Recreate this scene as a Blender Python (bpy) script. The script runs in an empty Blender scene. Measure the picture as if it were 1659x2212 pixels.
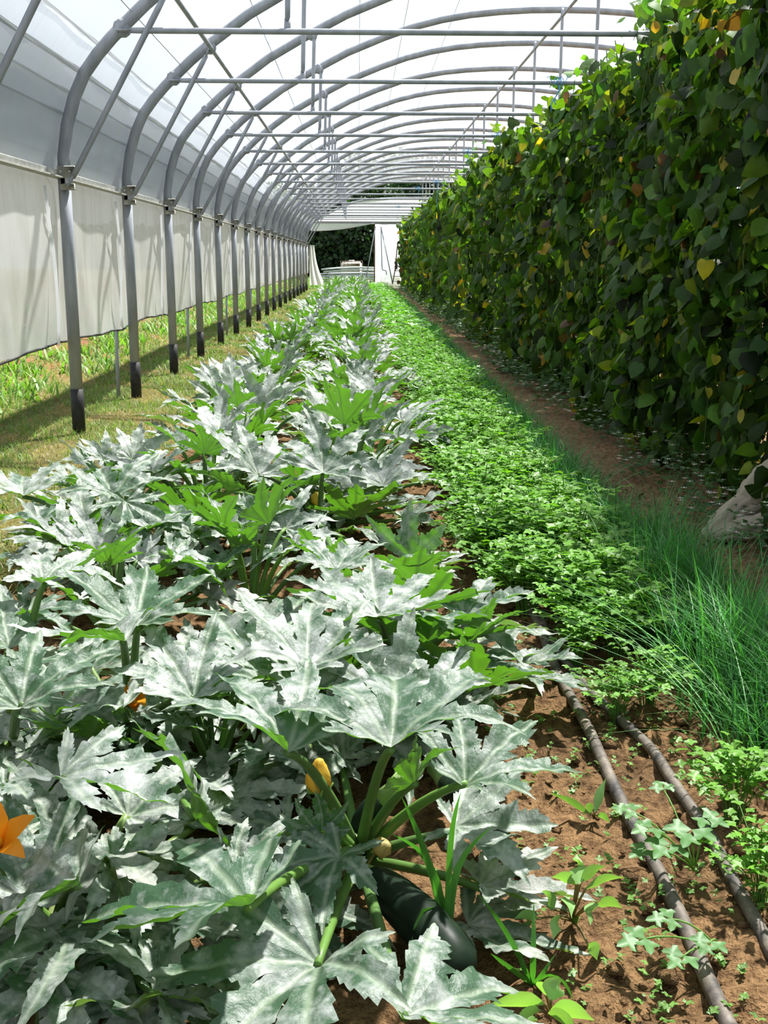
import bpy, math, random
import numpy as np
from mathutils import Vector

sc = bpy.context.scene
COL = sc.collection
rng = np.random.default_rng(11)
random.seed(5)
PI = math.pi

# ------------------------------------------------------------------ camera
CAM = np.array([0.0, 0.0, 1.0])
FPX, PITCH, YAW, ROLL = 2400.0, .224, .023, .002
cy, sy = math.cos(YAW), math.sin(YAW)
FW = np.array([sy*math.cos(PITCH), cy*math.cos(PITCH), -math.sin(PITCH)])
RT = np.array([cy, -sy, 0.0]); UP = np.cross(RT, FW)
R2 = RT*math.cos(ROLL)+UP*math.sin(ROLL); U2 = -RT*math.sin(ROLL)+UP*math.cos(ROLL)

def ray(x, y): return FW + R2*(x-829.5)/FPX - U2*(y-1106)/FPX
def atz(x, y, z):
    d = ray(x, y); return CAM + d*((z-CAM[2])/d[2])
def atY(x, y, Y):
    d = ray(x, y); return CAM + d*(Y/d[1])

from mathutils import Matrix
cam_d = bpy.data.cameras.new('camera')
cam_d.sensor_fit = 'VERTICAL'; cam_d.sensor_height = 36.0
cam_d.lens = 36.0*FPX/2212.0
cam_d.clip_end = 400
cam = bpy.data.objects.new('camera', cam_d); COL.objects.link(cam)
m = Matrix(((R2[0], U2[0], -FW[0], CAM[0]), (R2[1], U2[1], -FW[1], CAM[1]), (R2[2], U2[2], -FW[2], CAM[2]), (0, 0, 0, 1)))
cam.matrix_world = m
sc.camera = cam

# ------------------------------------------------------------------ mesh helpers
class Acc:
    """collects vertices, triangles, quads and per-vertex colours into one mesh"""
    def __init__(s): s.V = []; s.T = []; s.Q = []; s.C = []; s.A = []; s.n = 0; s.MT = []; s.MQ = []
    def add(s, V, T=None, Q=None, col=None, att=None, mi=0):
        V = np.asarray(V, float).reshape(-1, 3); k = len(V)
        s.V.append(V)
        if T is not None and len(T):
            T = np.asarray(T, int).reshape(-1, 3); s.T.append(T+s.n); s.MT.append(np.full(len(T), mi))
        if Q is not None and len(Q):
            Q = np.asarray(Q, int).reshape(-1, 4); s.Q.append(Q+s.n); s.MQ.append(np.full(len(Q), mi))
        if col is None: col = (1, 1, 1)
        c = np.asarray(col, float)
        s.C.append(np.tile(c, (k, 1)) if c.ndim == 1 else c)
        a = np.zeros((k, 3)) if att is None else np.asarray(att, float)
        s.A.append(a)
        s.n += k
        return s
    def build(s, name, mats, parent=None, smooth=True, shift=None):
        V = np.concatenate(s.V)
        if shift is not None: V = V - np.asarray(shift)
        T = np.concatenate(s.T) if s.T else np.zeros((0, 3), int)
        Q = np.concatenate(s.Q) if s.Q else np.zeros((0, 4), int)
        me = bpy.data.meshes.new(name)
        me.vertices.add(len(V)); me.vertices.foreach_set('co', V.astype(np.float32).ravel())
        nl = T.size+Q.size
        me.loops.add(nl); me.loops.foreach_set('vertex_index', np.concatenate([T.ravel(), Q.ravel()]).astype(np.int32))
        npoly = len(T)+len(Q)
        me.polygons.add(npoly)
        st = np.concatenate([np.arange(len(T))*3, T.size+np.arange(len(Q))*4]).astype(np.int32)
        me.polygons.foreach_set('loop_start', st)
        if not isinstance(mats, (list, tuple)): mats = [mats]
        for mm in mats: me.materials.append(mm)
        mi = np.concatenate([np.concatenate(s.MT) if s.MT else np.zeros(0), np.concatenate(s.MQ) if s.MQ else np.zeros(0)]).astype(np.int32)
        me.polygons.foreach_set('material_index', mi)
        me.polygons.foreach_set('use_smooth', np.full(npoly, bool(smooth)))
        ca = me.attributes.new('tint', 'FLOAT_COLOR', 'POINT')
        C = np.concatenate(s.C); C4 = np.ones((len(V), 4)); C4[:, :3] = C
        ca.data.foreach_set('color', C4.astype(np.float32).ravel())
        A = np.concatenate(s.A)
        if np.any(A):
            la = me.attributes.new('leafpos', 'FLOAT_VECTOR', 'POINT')
            la.data.foreach_set('vector', A.astype(np.float32).ravel())
        me.update(calc_edges=True)
        o = bpy.data.objects.new(name, me); COL.objects.link(o)
        if parent is not None: o.parent = parent
        return o

def tube(acc, pts, rad, n=8, col=None, cap=True, flat=1.0, mi=0):
    pts = np.asarray(pts, float); k = len(pts)
    rad = np.full(k, rad) if np.isscalar(rad) else np.asarray(rad, float)
    tan = np.gradient(pts, axis=0); tan /= np.linalg.norm(tan, axis=1)[:, None]+1e-12
    t0 = tan[0]; ref = np.array([0, 0, 1.0]) if abs(t0[2]) < .9 else np.array([0, 1.0, 0])
    u = np.cross(t0, ref); u /= np.linalg.norm(u)
    V = []
    for i in range(k):
        u = u - tan[i]*np.dot(u, tan[i]); u /= np.linalg.norm(u)+1e-12
        w = np.cross(tan[i], u)
        a = np.arange(n)*2*PI/n
        V.append(pts[i]+rad[i]*(np.cos(a)[:, None]*u+flat*np.sin(a)[:, None]*w))
    V = np.concatenate(V)
    Q = []
    for i in range(k-1):
        for j in range(n):
            j2 = (j+1) % n
            Q.append((i*n+j, i*n+j2, (i+1)*n+j2, (i+1)*n+j))
    T = []
    if cap:
        V = np.concatenate([V, pts[:1], pts[-1:]])
        for j in range(n):
            j2 = (j+1) % n
            T.append((k*n, j2, j)); T.append((k*n+1, (k-1)*n+j, (k-1)*n+j2))
    return acc.add(V, T, Q, col, mi=mi)

def box(acc, c, size, col=None, rot=0.0, axis='z', mi=0, bev=.0):
    x, y, z = [s/2 for s in size]
    b = min(bev, x*.9, y*.9, z*.9)
    if b <= 0:
        V = np.array([(sx*x, sy_*y, sz*z) for sx in (-1, 1) for sy_ in (-1, 1) for sz in (-1, 1)])
        Q = [(0, 1, 3, 2), (4, 6, 7, 5), (0, 4, 5, 1), (2, 3, 7, 6), (0, 2, 6, 4), (1, 5, 7, 3)]
        T = []
    else:
        # chamfered box
        V = []; idx = {}
        for sx in (-1, 1):
            for s2 in (-1, 1):
                for s3 in (-1, 1):
                    idx[sx, s2, s3] = len(V)
                    V += [(sx*x, s2*(y-b), s3*(z-b)), (sx*(x-b), s2*y, s3*(z-b)), (sx*(x-b), s2*(y-b), s3*z)]
        V = np.array(V); Q = []; T = []
        g = lambda a, b_, c_, k: idx[a, b_, c_]+k
        for s in (-1, 1):
            Q += [(g(s, -1, -1, 0), g(s, 1, -1, 0), g(s, 1, 1, 0), g(s, -1, 1, 0)),
                  (g(-1, s, -1, 1), g(1, s, -1, 1), g(1, s, 1, 1), g(-1, s, 1, 1)),
                  (g(-1, -1, s, 2), g(1, -1, s, 2), g(1, 1, s, 2), g(-1, 1, s, 2))]
            for t in (-1, 1):
                Q += [(g(s, t, -1, 0), g(s, t, -1, 1), g(s, t, 1, 1), g(s, t, 1, 0)),
                      (g(s, -1, t, 0), g(s, -1, t, 2), g(s, 1, t, 2), g(s, 1, t, 0)),
                      (g(-1, s, t, 1), g(-1, s, t, 2), g(1, s, t, 2), g(1, s, t, 1))]
        for k3 in idx: T.append((idx[k3], idx[k3]+1, idx[k3]+2))
    if rot:
        c_, s_ = math.cos(rot), math.sin(rot)
        if axis == 'z': M = np.array([[c_, -s_, 0], [s_, c_, 0], [0, 0, 1]])
        elif axis == 'y': M = np.array([[c_, 0, s_], [0, 1, 0], [-s_, 0, c_]])
        else: M = np.array([[1, 0, 0], [0, c_, -s_], [0, s_, c_]])
        V = V @ M.T
    return acc.add(V+np.asarray(c), T, Q, col, mi=mi)

def grid(acc, P, col=None, mi=0, att=None):
    """P: (a,b,3) sheet"""
    a, b = P.shape[:2]
    i = np.arange(a*b).reshape(a, b)
    Q = np.stack([i[:-1, :-1], i[1:, :-1], i[1:, 1:], i[:-1, 1:]], -1).reshape(-1, 4)
    return acc.add(P.reshape(-1, 3), None, Q, col if col is None or np.ndim(col) == 1 else np.asarray(col).reshape(-1, 3), mi=mi, att=att)

def thing(name, label, cat, loc=(0, 0, 0), group=None):
    o = bpy.data.objects.new(name, None); COL.objects.link(o); o.location = loc; o.empty_display_size = .1
    return tag(o, label, cat, group)
def tag(o, label, cat, group=None, kind=None):
    o['label'] = label; o['category'] = cat
    if group: o['group'] = group
    if kind: o['kind'] = kind
    return o
def struct(o, label=None, cat=None):
    o['kind'] = 'structure'
    if label: o['label'] = label
    if cat: o['category'] = cat
    return o
KIDS = {}
def copy_tree(o, loc=None, rotz=None, label=None, scale=None, parent=None):
    c = o.copy(); COL.objects.link(c)
    if parent is not None: c.parent = parent
    if loc is not None: c.location = loc
    if rotz is not None: c.rotation_euler = (0, 0, rotz)
    if scale is not None: c.scale = (scale,)*3
    if label: c['label'] = label
    for ch in list(o.children): copy_tree(ch, parent=c)
    return c

# ------------------------------------------------------------------ materials
def mat(name):
    mm = bpy.data.materials.new(name); mm.use_nodes = True
    nt = mm.node_tree; nt.nodes.clear()
    out = nt.nodes.new('ShaderNodeOutputMaterial')
    return mm, nt, out
def N(nt, typ, **kw):
    n = nt.nodes.new(typ)
    for k, v in kw.items():
        if k.startswith('i_'):
            n.inputs[k[2:].replace('_', ' ')].default_value = v
        else: setattr(n, k, v)
    return n
def ramp(nt, fac, stops):
    r = nt.nodes.new('ShaderNodeValToRGB')
    el = r.color_ramp.elements
    while len(el) > 1: el.remove(el[-1])
    el[0].position = stops[0][0]; el[0].color = (*stops[0][1], 1)
    for p, c in stops[1:]:
        e = el.new(p); e.color = (*c, 1)
    nt.links.new(fac, r.inputs[0]); return r.outputs[0]
def mixc(nt, fac, a, b, bt='MIX'):
    n = nt.nodes.new('ShaderNodeMix'); n.data_type = 'RGBA'; n.blend_type = bt
    for sock, v in ((n.inputs[0], fac), (n.inputs[6], a), (n.inputs[7], b)):
        if hasattr(v, 'default_value') or hasattr(v, 'is_linked'): nt.links.new(v, sock)
        elif np.isscalar(v): sock.default_value = v
        else: sock.default_value = (*v, 1)
    return n.outputs[2]
def math_(nt, op, a, b=0.0, clamp=False):
    n = nt.nodes.new('ShaderNodeMath'); n.operation = op; n.use_clamp = clamp
    for sock, v in ((n.inputs[0], a), (n.inputs[1], b)):
        if np.isscalar(v): sock.default_value = v
        else: nt.links.new(v, sock)
    return n.outputs[0]
def noise(nt, vec, scale, detail=3, rough=.6):
    n = N(nt, 'ShaderNodeTexNoise'); n.inputs['Scale'].default_value = scale; n.inputs['Detail'].default_value = detail; n.inputs['Roughness'].default_value = rough
    if vec is not None: nt.links.new(vec, n.inputs['Vector'])
    return n.outputs[0]
def coords(nt, which='Object'): return nt.nodes.new('ShaderNodeTexCoord').outputs[which]
def wpos(nt): return nt.nodes.new('ShaderNodeNewGeometry').outputs['Position']

def m_plain(name, c1, c2, scale=20, rough=.6, metal=0.0, bump=0.0, spec=.4, stretch=None):
    mm, nt, out = mat(name)
    v = wpos(nt)
    if stretch:
        mp = N(nt, 'ShaderNodeMapping'); nt.links.new(v, mp.inputs[0]); mp.inputs['Scale'].default_value = stretch; v = mp.outputs[0]
    f = noise(nt, v, scale, 4)
    b = N(nt, 'ShaderNodeBsdfPrincipled')
    nt.links.new(ramp(nt, f, [(.3, c1), (.7, c2)]), b.inputs['Base Color'])
    b.inputs['Roughness'].default_value = rough; b.inputs['Metallic'].default_value = metal
    b.inputs['Specular IOR Level'].default_value = spec
    if bump:
        bp = N(nt, 'ShaderNodeBump'); bp.inputs['Strength'].default_value = bump; bp.inputs['Distance'].default_value = .01
        nt.links.new(f, bp.inputs['Height']); nt.links.new(bp.outputs[0], b.inputs['Normal'])
    nt.links.new(b.outputs[0], out.inputs[0]); return mm

def m_tint(name, trans=.35, tcol=(1.3, 1.6, .5), rough=.5, spec=.4, var=.3, vscale=30):
    """foliage: colour from the mesh's own per-leaf tint, with light passing through"""
    mm, nt, out = mat(name)
    a = N(nt, 'ShaderNodeAttribute'); a.attribute_name = 'tint'
    f = noise(nt, wpos(nt), vscale, 2)
    k = math_(nt, 'MULTIPLY_ADD', f, var*2); nt.nodes[-1].inputs[2].default_value = 1-var
    c = mixc(nt, 1.0, a.outputs['Color'], (1, 1, 1), 'MULTIPLY')
    mv = N(nt, 'ShaderNodeVectorMath', operation='SCALE'); nt.links.new(c, mv.inputs[0]); nt.links.new(k, mv.inputs['Scale'])
    b = N(nt, 'ShaderNodeBsdfPrincipled'); nt.links.new(mv.outputs[0], b.inputs['Base Color'])
    b.inputs['Roughness'].default_value = rough; b.inputs['Specular IOR Level'].default_value = spec
    if trans <= 0:
        nt.links.new(b.outputs[0], out.inputs[0]); return mm
    tc = N(nt, 'ShaderNodeVectorMath', operation='MULTIPLY'); nt.links.new(mv.outputs[0], tc.inputs[0]); tc.inputs[1].default_value = tcol
    t = N(nt, 'ShaderNodeBsdfTranslucent'); nt.links.new(tc.outputs[0], t.inputs[0])
    mx = N(nt, 'ShaderNodeMixShader'); mx.inputs[0].default_value = trans
    nt.links.new(b.outputs[0], mx.inputs[1]); nt.links.new(t.outputs[0], mx.inputs[2])
    nt.links.new(mx.outputs[0], out.inputs[0]); return mm

def m_zleaf(name):
    """squash leaf: grey-green with silver patches and veins on top, plain green below"""
    mm, nt, out = mat(name)
    a = N(nt, 'ShaderNodeAttribute'); a.attribute_name = 'leafpos'      # x, y on the blade, z = distance to a vein
    sep = N(nt, 'ShaderNodeSeparateXYZ'); nt.links.new(a.outputs['Vector'], sep.inputs[0])
    ti = N(nt, 'ShaderNodeAttribute'); ti.attribute_name = 'tint'       # r: how silvery, g: age
    sp = N(nt, 'ShaderNodeSeparateColor'); nt.links.new(ti.outputs['Color'], sp.inputs[0])
    off = N(nt, 'ShaderNodeVectorMath', operation='ADD'); nt.links.new(a.outputs['Vector'], off.inputs[0])
    fl_ = N(nt, 'ShaderNodeVectorMath', operation='MULTIPLY'); nt.links.new(a.outputs['Vector'], fl_.inputs[0]); fl_.inputs[1].default_value = (1, 1, .2); nt.links.new(fl_.outputs[0], off.inputs[0])
    sc_ = N(nt, 'ShaderNodeVectorMath', operation='SCALE'); nt.links.new(ti.outputs['Vector'], sc_.inputs[0]); sc_.inputs['Scale'].default_value = 37.0
    nt.links.new(sc_.outputs[0], off.inputs[1])
    n1 = noise(nt, off.outputs[0], 4.5, 4, .65)
    n2 = noise(nt, off.outputs[0], 24, 3, .6)
    vo = N(nt, 'ShaderNodeTexVoronoi'); vo.inputs['Scale'].default_value = 13; nt.links.new(off.outputs[0], vo.inputs['Vector'])
    spots = ramp(nt, vo.outputs['Distance'], [(.1, (1, 1, 1)), (.3, (0, 0, 0))])
    s = math_(nt, 'MULTIPLY_ADD', n1, 3.3); nt.nodes[-1].inputs[2].default_value = -2.12
    s = math_(nt, 'ADD', s, math_(nt, 'MULTIPLY', n2, .4))
    s = math_(nt, 'ADD', s, math_(nt, 'MULTIPLY', sp.outputs[0], 1.0))
    s = math_(nt, 'ADD', s, math_(nt, 'MULTIPLY', spots, .35))
    s = math_(nt, 'MULTIPLY', s, .9, True)
    silver = mixc(nt, sp.outputs[1], (.50, .52, .51), (.46, .44, .40))
    top = mixc(nt, s, (.045, .10, .055), silver)
    vein = ramp(nt, sep.outputs[2], [(.0, (1, 1, 1)), (.012, (.8, .8, .8)), (.03, (0, 0, 0))])
    top = mixc(nt, math_(nt, 'MULTIPLY', vein, .4), top, (.40, .48, .34))
    und = mixc(nt, n1, (.09, .19, .035), (.14, .27, .06))
    und = mixc(nt, math_(nt, 'MULTIPLY', vein, .5), und, (.22, .36, .12))
    geo = N(nt, 'ShaderNodeNewGeometry')
    colr = mixc(nt, geo.outputs['Backfacing'], top, und)
    b = N(nt, 'ShaderNodeBsdfPrincipled'); nt.links.new(colr, b.inputs['Base Color'])
    b.inputs['Roughness'].default_value = .5; b.inputs['Specular IOR Level'].default_value = .55
    bh = math_(nt, 'ADD', math_(nt, 'MULTIPLY', vein, -.8), n2)
    bp = N(nt, 'ShaderNodeBump'); bp.inputs['Strength'].default_value = .22; bp.inputs['Distance'].default_value = .01
    nt.links.new(bh, bp.inputs['Height']); nt.links.new(bp.outputs[0], b.inputs['Normal'])
    tcol = mixc(nt, vein, (.10, .29, .010), (.05, .15, .008))
    tcol = mixc(nt, math_(nt, 'MULTIPLY', sp.outputs[1], .8), tcol, (.22, .22, .07))
    t = N(nt, 'ShaderNodeBsdfTranslucent'); nt.links.new(tcol, t.inputs[0])
    mx = N(nt, 'ShaderNodeMixShader'); mx.inputs[0].default_value = .33
    nt.links.new(b.outputs[0], mx.inputs[1]); nt.links.new(t.outputs[0], mx.inputs[2])
    nt.links.new(mx.outputs[0], out.inputs[0]); return mm

def m_film(name, transp, col, tr=.6, dirt=.25, streak=(1.5, 6, .6)):
    """greenhouse film: part clear, part milky"""
    mm, nt, out = mat(name)
    mp = N(nt, 'ShaderNodeMapping'); nt.links.new(wpos(nt), mp.inputs[0]); mp.inputs['Scale'].default_value = streak
    f = noise(nt, mp.outputs[0], 2.2, 5, .65)
    g = noise(nt, wpos(nt), 7, 3)
    c = mixc(nt, math_(nt, 'MULTIPLY', ramp(nt, f, [(.45, (0, 0, 0)), (.75, (1, 1, 1))]), dirt), col, (.42, .42, .33))
    c = mixc(nt, math_(nt, 'MULTIPLY', g, .15), c, (.6, .62, .62))
    d = N(nt, 'ShaderNodeBsdfDiffuse'); nt.links.new(c, d.inputs[0])
    t = N(nt, 'ShaderNodeBsdfTranslucent'); nt.links.new(c, t.inputs[0])
    m1 = N(nt, 'ShaderNodeMixShader'); m1.inputs[0].default_value = tr
    nt.links.new(d.outputs[0], m1.inputs[1]); nt.links.new(t.outputs[0], m1.inputs[2])
    tp = N(nt, 'ShaderNodeBsdfTransparent'); tp.inputs[0].default_value = (.97, .98, 1, 1)
    m2 = N(nt, 'ShaderNodeMixShader'); m2.inputs[0].default_value = transp
    nt.links.new(m1.outputs[0], m2.inputs[1]); nt.links.new(tp.outputs[0], m2.inputs[2])
    nt.links.new(m2.outputs[0], out.inputs[0]); return mm

def m_soil():
    mm, nt, out = mat('soil')
    p = wpos(nt)
    ti = N(nt, 'ShaderNodeAttribute'); ti.attribute_name = 'tint'
    n1 = noise(nt, p, 3, 5, .6); n2 = noise(nt, p, 42, 4, .7); n3 = noise(nt, p, 160, 2, .7)
    c = ramp(nt, n1, [(.3, (.6, .6, .6)), (.7, (1.25, 1.22, 1.15))])
    c2 = ramp(nt, n2, [(.34, (.38, .34, .31)), (.58, (1.25, 1.25, 1.2))])
    col = mixc(nt, 1.0, mixc(nt, 1.0, ti.outputs['Color'], c, 'MULTIPLY'), c2, 'MULTIPLY')
    straw = ramp(nt, n3, [(.66, (0, 0, 0)), (.74, (1, 1, 1))])
    col = mixc(nt, math_(nt, 'MULTIPLY', straw, .3), col, (.36, .27, .16))
    b = N(nt, 'ShaderNodeBsdfPrincipled'); nt.links.new(col, b.inputs['Base Color']); b.inputs['Roughness'].default_value = .95; b.inputs['Specular IOR Level'].default_value = .1
    h = math_(nt, 'ADD', n2, math_(nt, 'MULTIPLY', n3, .4))
    bp = N(nt, 'ShaderNodeBump'); bp.inputs['Strength'].default_value = .9; bp.inputs['Distance'].default_value = .02
    nt.links.new(h, bp.inputs['Height']); nt.links.new(bp.outputs[0], b.inputs['Normal'])
    nt.links.new(b.outputs[0], out.inputs[0]); return mm

M = {}
M['soil'] = m_soil()
M['zleaf'] = m_zleaf('zucchini_leaf')
M['stalk'] = m_tint('zucchini_stalk', trans=.15, rough=.45, var=.25)
M['grass'] = m_tint('grass_blade', trans=.35, tcol=(1.2, 1.5, .5), rough=.5, var=.2)
M['bean'] = m_tint('bean_leaf', trans=.42, tcol=(1.8, 1.7, .30), rough=.5, spec=.25, var=.35)
M['herb'] = m_tint('parsley_leaf', trans=.35, tcol=(1.4, 1.6, .4), rough=.45, spec=.3, var=.25)
M['tree'] = m_tint('tree_leaf', trans=.2, rough=.6, var=.4, vscale=4)
M['petal'] = m_tint('petal', trans=.4, tcol=(1.1, 1.0, .6), rough=.5, var=.15)
M['steel'] = m_plain('galvanised_steel', (.24, .26, .29), (.37, .39, .43), 14, .45, .15, stretch=(1, 1, .25))
M['steel_pale'] = m_plain('pale_steel', (.40, .43, .45), (.62, .64, .66), 10, .4, .3)
M['black'] = m_plain('black_bitumen', (.008, .008, .009), (.03, .03, .03), 25, .6)
M['rail'] = m_plain('dusty_aluminium', (.30, .30, .27), (.50, .50, .46), 18, .6, .1)
M['film'] = m_film('roof_film', .80, (.86, .90, .95), .72, .10)
M['film_skirt'] = m_film('skirt_film', .36, (.40, .43, .43), .55, .55)
M['film_band'] = m_film('band_film', .58, (.62, .66, .69), .55, .35)
M['hem'] = m_film('film_hem', .15, (.36, .38, .38), .35, .5)
M['curtain'] = m_film('curtain_film', .08, (.70, .71, .69), .62, .5, streak=(1, 4, .8))
M['white_film'] = m_film('gable_film', .08, (.92, .93, .95), .6, .08)
def m_stained():
    mm = m_film('stained_panel_film', .06, (.80, .84, .90), .6, .10); nt = mm.node_tree
    sx = N(nt, 'ShaderNodeSeparateXYZ'); nt.links.new(wpos(nt), sx.inputs[0])
    f = noise(nt, wpos(nt), 4, 4, .65)
    k = math_(nt, 'SUBTRACT', math_(nt, 'MULTIPLY_ADD', f, 1.3), math_(nt, 'MULTIPLY', sx.outputs[2], .6))
    nt.nodes[-1].inputs[2].default_value = 0
    for n in nt.nodes:
        if n.type == 'MATH' and n.operation == 'MULTIPLY_ADD': n.inputs[2].default_value = -.05
    st = ramp(nt, k, [(.25, (0, 0, 0)), (.6, (1, 1, 1))])
    for n in list(nt.nodes):
        if n.type in ('BSDF_DIFFUSE', 'BSDF_TRANSLUCENT'):
            src = n.inputs[0].links[0].from_socket
            nt.links.new(mixc(nt, math_(nt, 'MULTIPLY', st, .75), src, (.30, .29, .15)), n.inputs[0])
    return mm
M['stained'] = m_stained()
M['panel'] = m_film('end_panel_film', .06, (.80, .84, .90), .6, .15)
M['rope'] = m_plain('white_rope', (.62, .60, .55), (.75, .74, .70), 40, .8)
M['twine'] = m_plain('blue_twine', (.05, .22, .48), (.12, .38, .66), 60, .6)
M['wire'] = m_plain('wire', (.25, .27, .30), (.4, .42, .45), 30, .5, .4)
M['hose'] = m_plain('drip_hose', (.012, .012, .016), (.17, .14, .11), 22, .6, bump=.3)
M['fruit'] = m_plain('dark_zucchini_skin', (.006, .012, .008), (.014, .026, .014), 30, .42, spec=.10)
M['fruit_end'] = m_plain('fruit_stem', (.12, .20, .05), (.18, .26, .08), 30, .6)
M['fleece'] = m_film('garden_fleece', .05, (.62, .53, .42), .40, .5)
M['rust'] = m_plain('rusty_steel', (.12, .06, .035), (.22, .13, .08), 20, .8)
M['wood'] = m_plain('weathered_wood', (.20, .15, .10), (.34, .27, .2), 12, .8)
M['tank'] = m_plain('white_tank', (.62, .60, .57), (.78, .77, .74), 6, .5)
M['bark'] = m_plain('bark', (.07, .055, .04), (.14, .11, .08), 9, .9)

# ------------------------------------------------------------------ sky and sun
w = bpy.data.worlds.new('sky'); sc.world = w; w.use_nodes = True
nt = w.node_tree; nt.nodes.clear()
wo = nt.nodes.new('ShaderNodeOutputWorld'); bg = nt.nodes.new('ShaderNodeBackground')
tc = nt.nodes.new('ShaderNodeTexCoord'); sx = nt.nodes.new('ShaderNodeSeparateXYZ'); nt.links.new(tc.outputs['Generated'], sx.inputs[0])
cl = noise(nt, tc.outputs['Generated'], 2.3, 5, .6)
g = ramp(nt, sx.outputs[2], [(0.0, (.92, .96, 1.0)), (.25, (.74, .87, 1.0)), (1.0, (.50, .72, 1.0))])
g2 = mixc(nt, ramp(nt, cl, [(.40, (0, 0, 0)), (.60, (1, 1, 1))]), g, (.98, 1.03, 1.08))
nt.links.new(g2, bg.inputs[0]); bg.inputs[1].default_value = .82
nt.links.new(bg.outputs[0], wo.inputs[0])
sun_d = bpy.data.lights.new('sun', 'SUN'); sun_d.energy = 14.0; sun_d.angle = math.radians(1.6); sun_d.color = (1, .965, .9)
sun = bpy.data.objects.new('sun', sun_d); COL.objects.link(sun)
SUN = Vector((.33, .42, 1.0)).normalized()
sun.rotation_euler = SUN.to_track_quat('Z', 'Y').to_euler()
sun.location = (3, 5, 12)

# ------------------------------------------------------------------ ground
def hnoise(x, y, seeds=((1.7, 2.3, .3), (3.9, -2.7, 1.1), (7.1, 5.3, 2.0), (-11.3, 9.7, .7))):
    z = 0
    for i, (a, b, c) in enumerate(seeds): z = z + np.sin(a*x+b*y+c*7+np.sin(b*x*.7-a*y*.6+c))/(i+1)
    return z
def ground_z(x, y):
    x = np.asarray(x, float); y = np.asarray(y, float)
    bank = np.clip((-2.15-x), 0, 3)*.20
    return bank*(y < 45)
ground = Acc()
def gpatch(x0, x1, y0, y1, step, rough):
    xs = np.arange(x0, x1+1e-6, step[0]); ys = np.arange(y0, y1+1e-6, step[1])
    X, Y = np.meshgrid(xs, ys)
    return X, Y
SOIL, PATH, LAWN, MEADOW = np.array((.15, .090, .046)), np.array((.24, .155, .092)), np.array((.16, .15, .055)), np.array((.10, .17, .04))
xs = np.unique(np.concatenate([np.linspace(-40, -4, 13), np.arange(-4, -1.3, .15), np.arange(-1.3, 1.6, .03), np.arange(1.6, 6, .3), np.linspace(6, 40, 12)]).round(4))
ys = np.unique(np.concatenate([np.linspace(-6, .9, 8), np.arange(.9, 5.2, .03), np.arange(5.2, 12, .12), np.arange(12, 42, .6), np.linspace(42, 110, 15)]).round(4))
X, Y = np.meshgrid(xs, ys)
near = np.exp(-np.clip(Y-4.5, 0, 99)/3)*(np.abs(X-.2) < 1.5)
clod = np.abs(hnoise(X*9, Y*9))*.014+hnoise(X*27, Y*27)*.007
Z = ground_z(X, Y)+near*(clod-.012)
C = np.empty(X.shape+(3,)); C[:] = SOIL
k = np.clip((-1.0-X)/.15+.3*hnoise(X*3, Y*3), 0, 1)[..., None]; C = C*(1-k)+LAWN*k
k = np.clip((X-1.05)/.1, 0, 1)[..., None]; C = C*(1-k)+PATH*k
k = np.clip((Y-39)/.8, 0, 1)[..., None]; C = C*(1-k)+MEADOW*k
k = (np.clip((-2.3-X)/.2, 0, 1)*np.clip(hnoise(X*2.1, Y*1.3)*.9, 0, 1))[..., None]; C = C*(1-k)+np.array((.22, .10, .06))*k
grid(ground, np.stack([X, Y, Z], -1), C)
g = ground.build('ground', M['soil']); struct(g, 'brown soil of the beds and path with turf along the side', 'ground')
# ------------------------------------------------------------------ tunnel arches
Y0, SPC = 6.48, 1.72
LEFT = np.array([(-1.635, 0), (-1.635, .5), (-1.635, 1.0), (-1.635, 1.4), (-1.63, 1.55), (-1.602, 1.713), (-1.555, 1.858), (-1.495, 1.98), (-1.414, 2.083), (-1.334, 2.168), (-1.272, 2.225),
                 (-1.15, 2.335), (-1.022, 2.437), (-.75, 2.63), (-.445, 2.80), (-.1, 2.975), (.261, 3.118), (.55, 3.215), (.826, 3.283), (1.1, 3.33), (1.391, 3.36), (1.7, 3.378), (2.0, 3.383)])
XA = 2.0
RIGHT = LEFT[::-1].copy(); RIGHT[:, 0] = 2*XA-RIGHT[:, 0]
PROF = np.concatenate([LEFT, RIGHT[1:]])
def prof_at(z=None, n=None): pass
def arc3(P2, y, off=0.0):
    P2 = np.asarray(P2); return np.stack([P2[:, 0], np.full(len(P2), y), P2[:, 1]], -1)
ORD = ['first', 'second', 'third', 'fourth', 'fifth', 'sixth', 'seventh', 'eighth', 'ninth', 'tenth', 'eleventh', 'twelfth', 'thirteenth', 'fourteenth', 'fifteenth', 'sixteenth', 'seventeenth', 'eighteenth', 'nineteenth', 'twentieth']
def flat_bar(acc, a, b, r, n=8):
    """tube hammered flat at both ends"""
    a = np.array(a, float); b = np.array(b, float); L = np.linalg.norm(b-a); d = (b-a)/L
    tube(acc, [a+d*.05, a+d*.12, b-d*.12, b-d*.05], [r*.9, r, r, r*.9], n)
    tube(acc, [a-d*.02, a+d*.06], [r*1.25, r*1.1], n, flat=.35); tube(acc, [b-d*.06, b+d*.02], [r*1.1, r*1.25], n, flat=.35)
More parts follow.
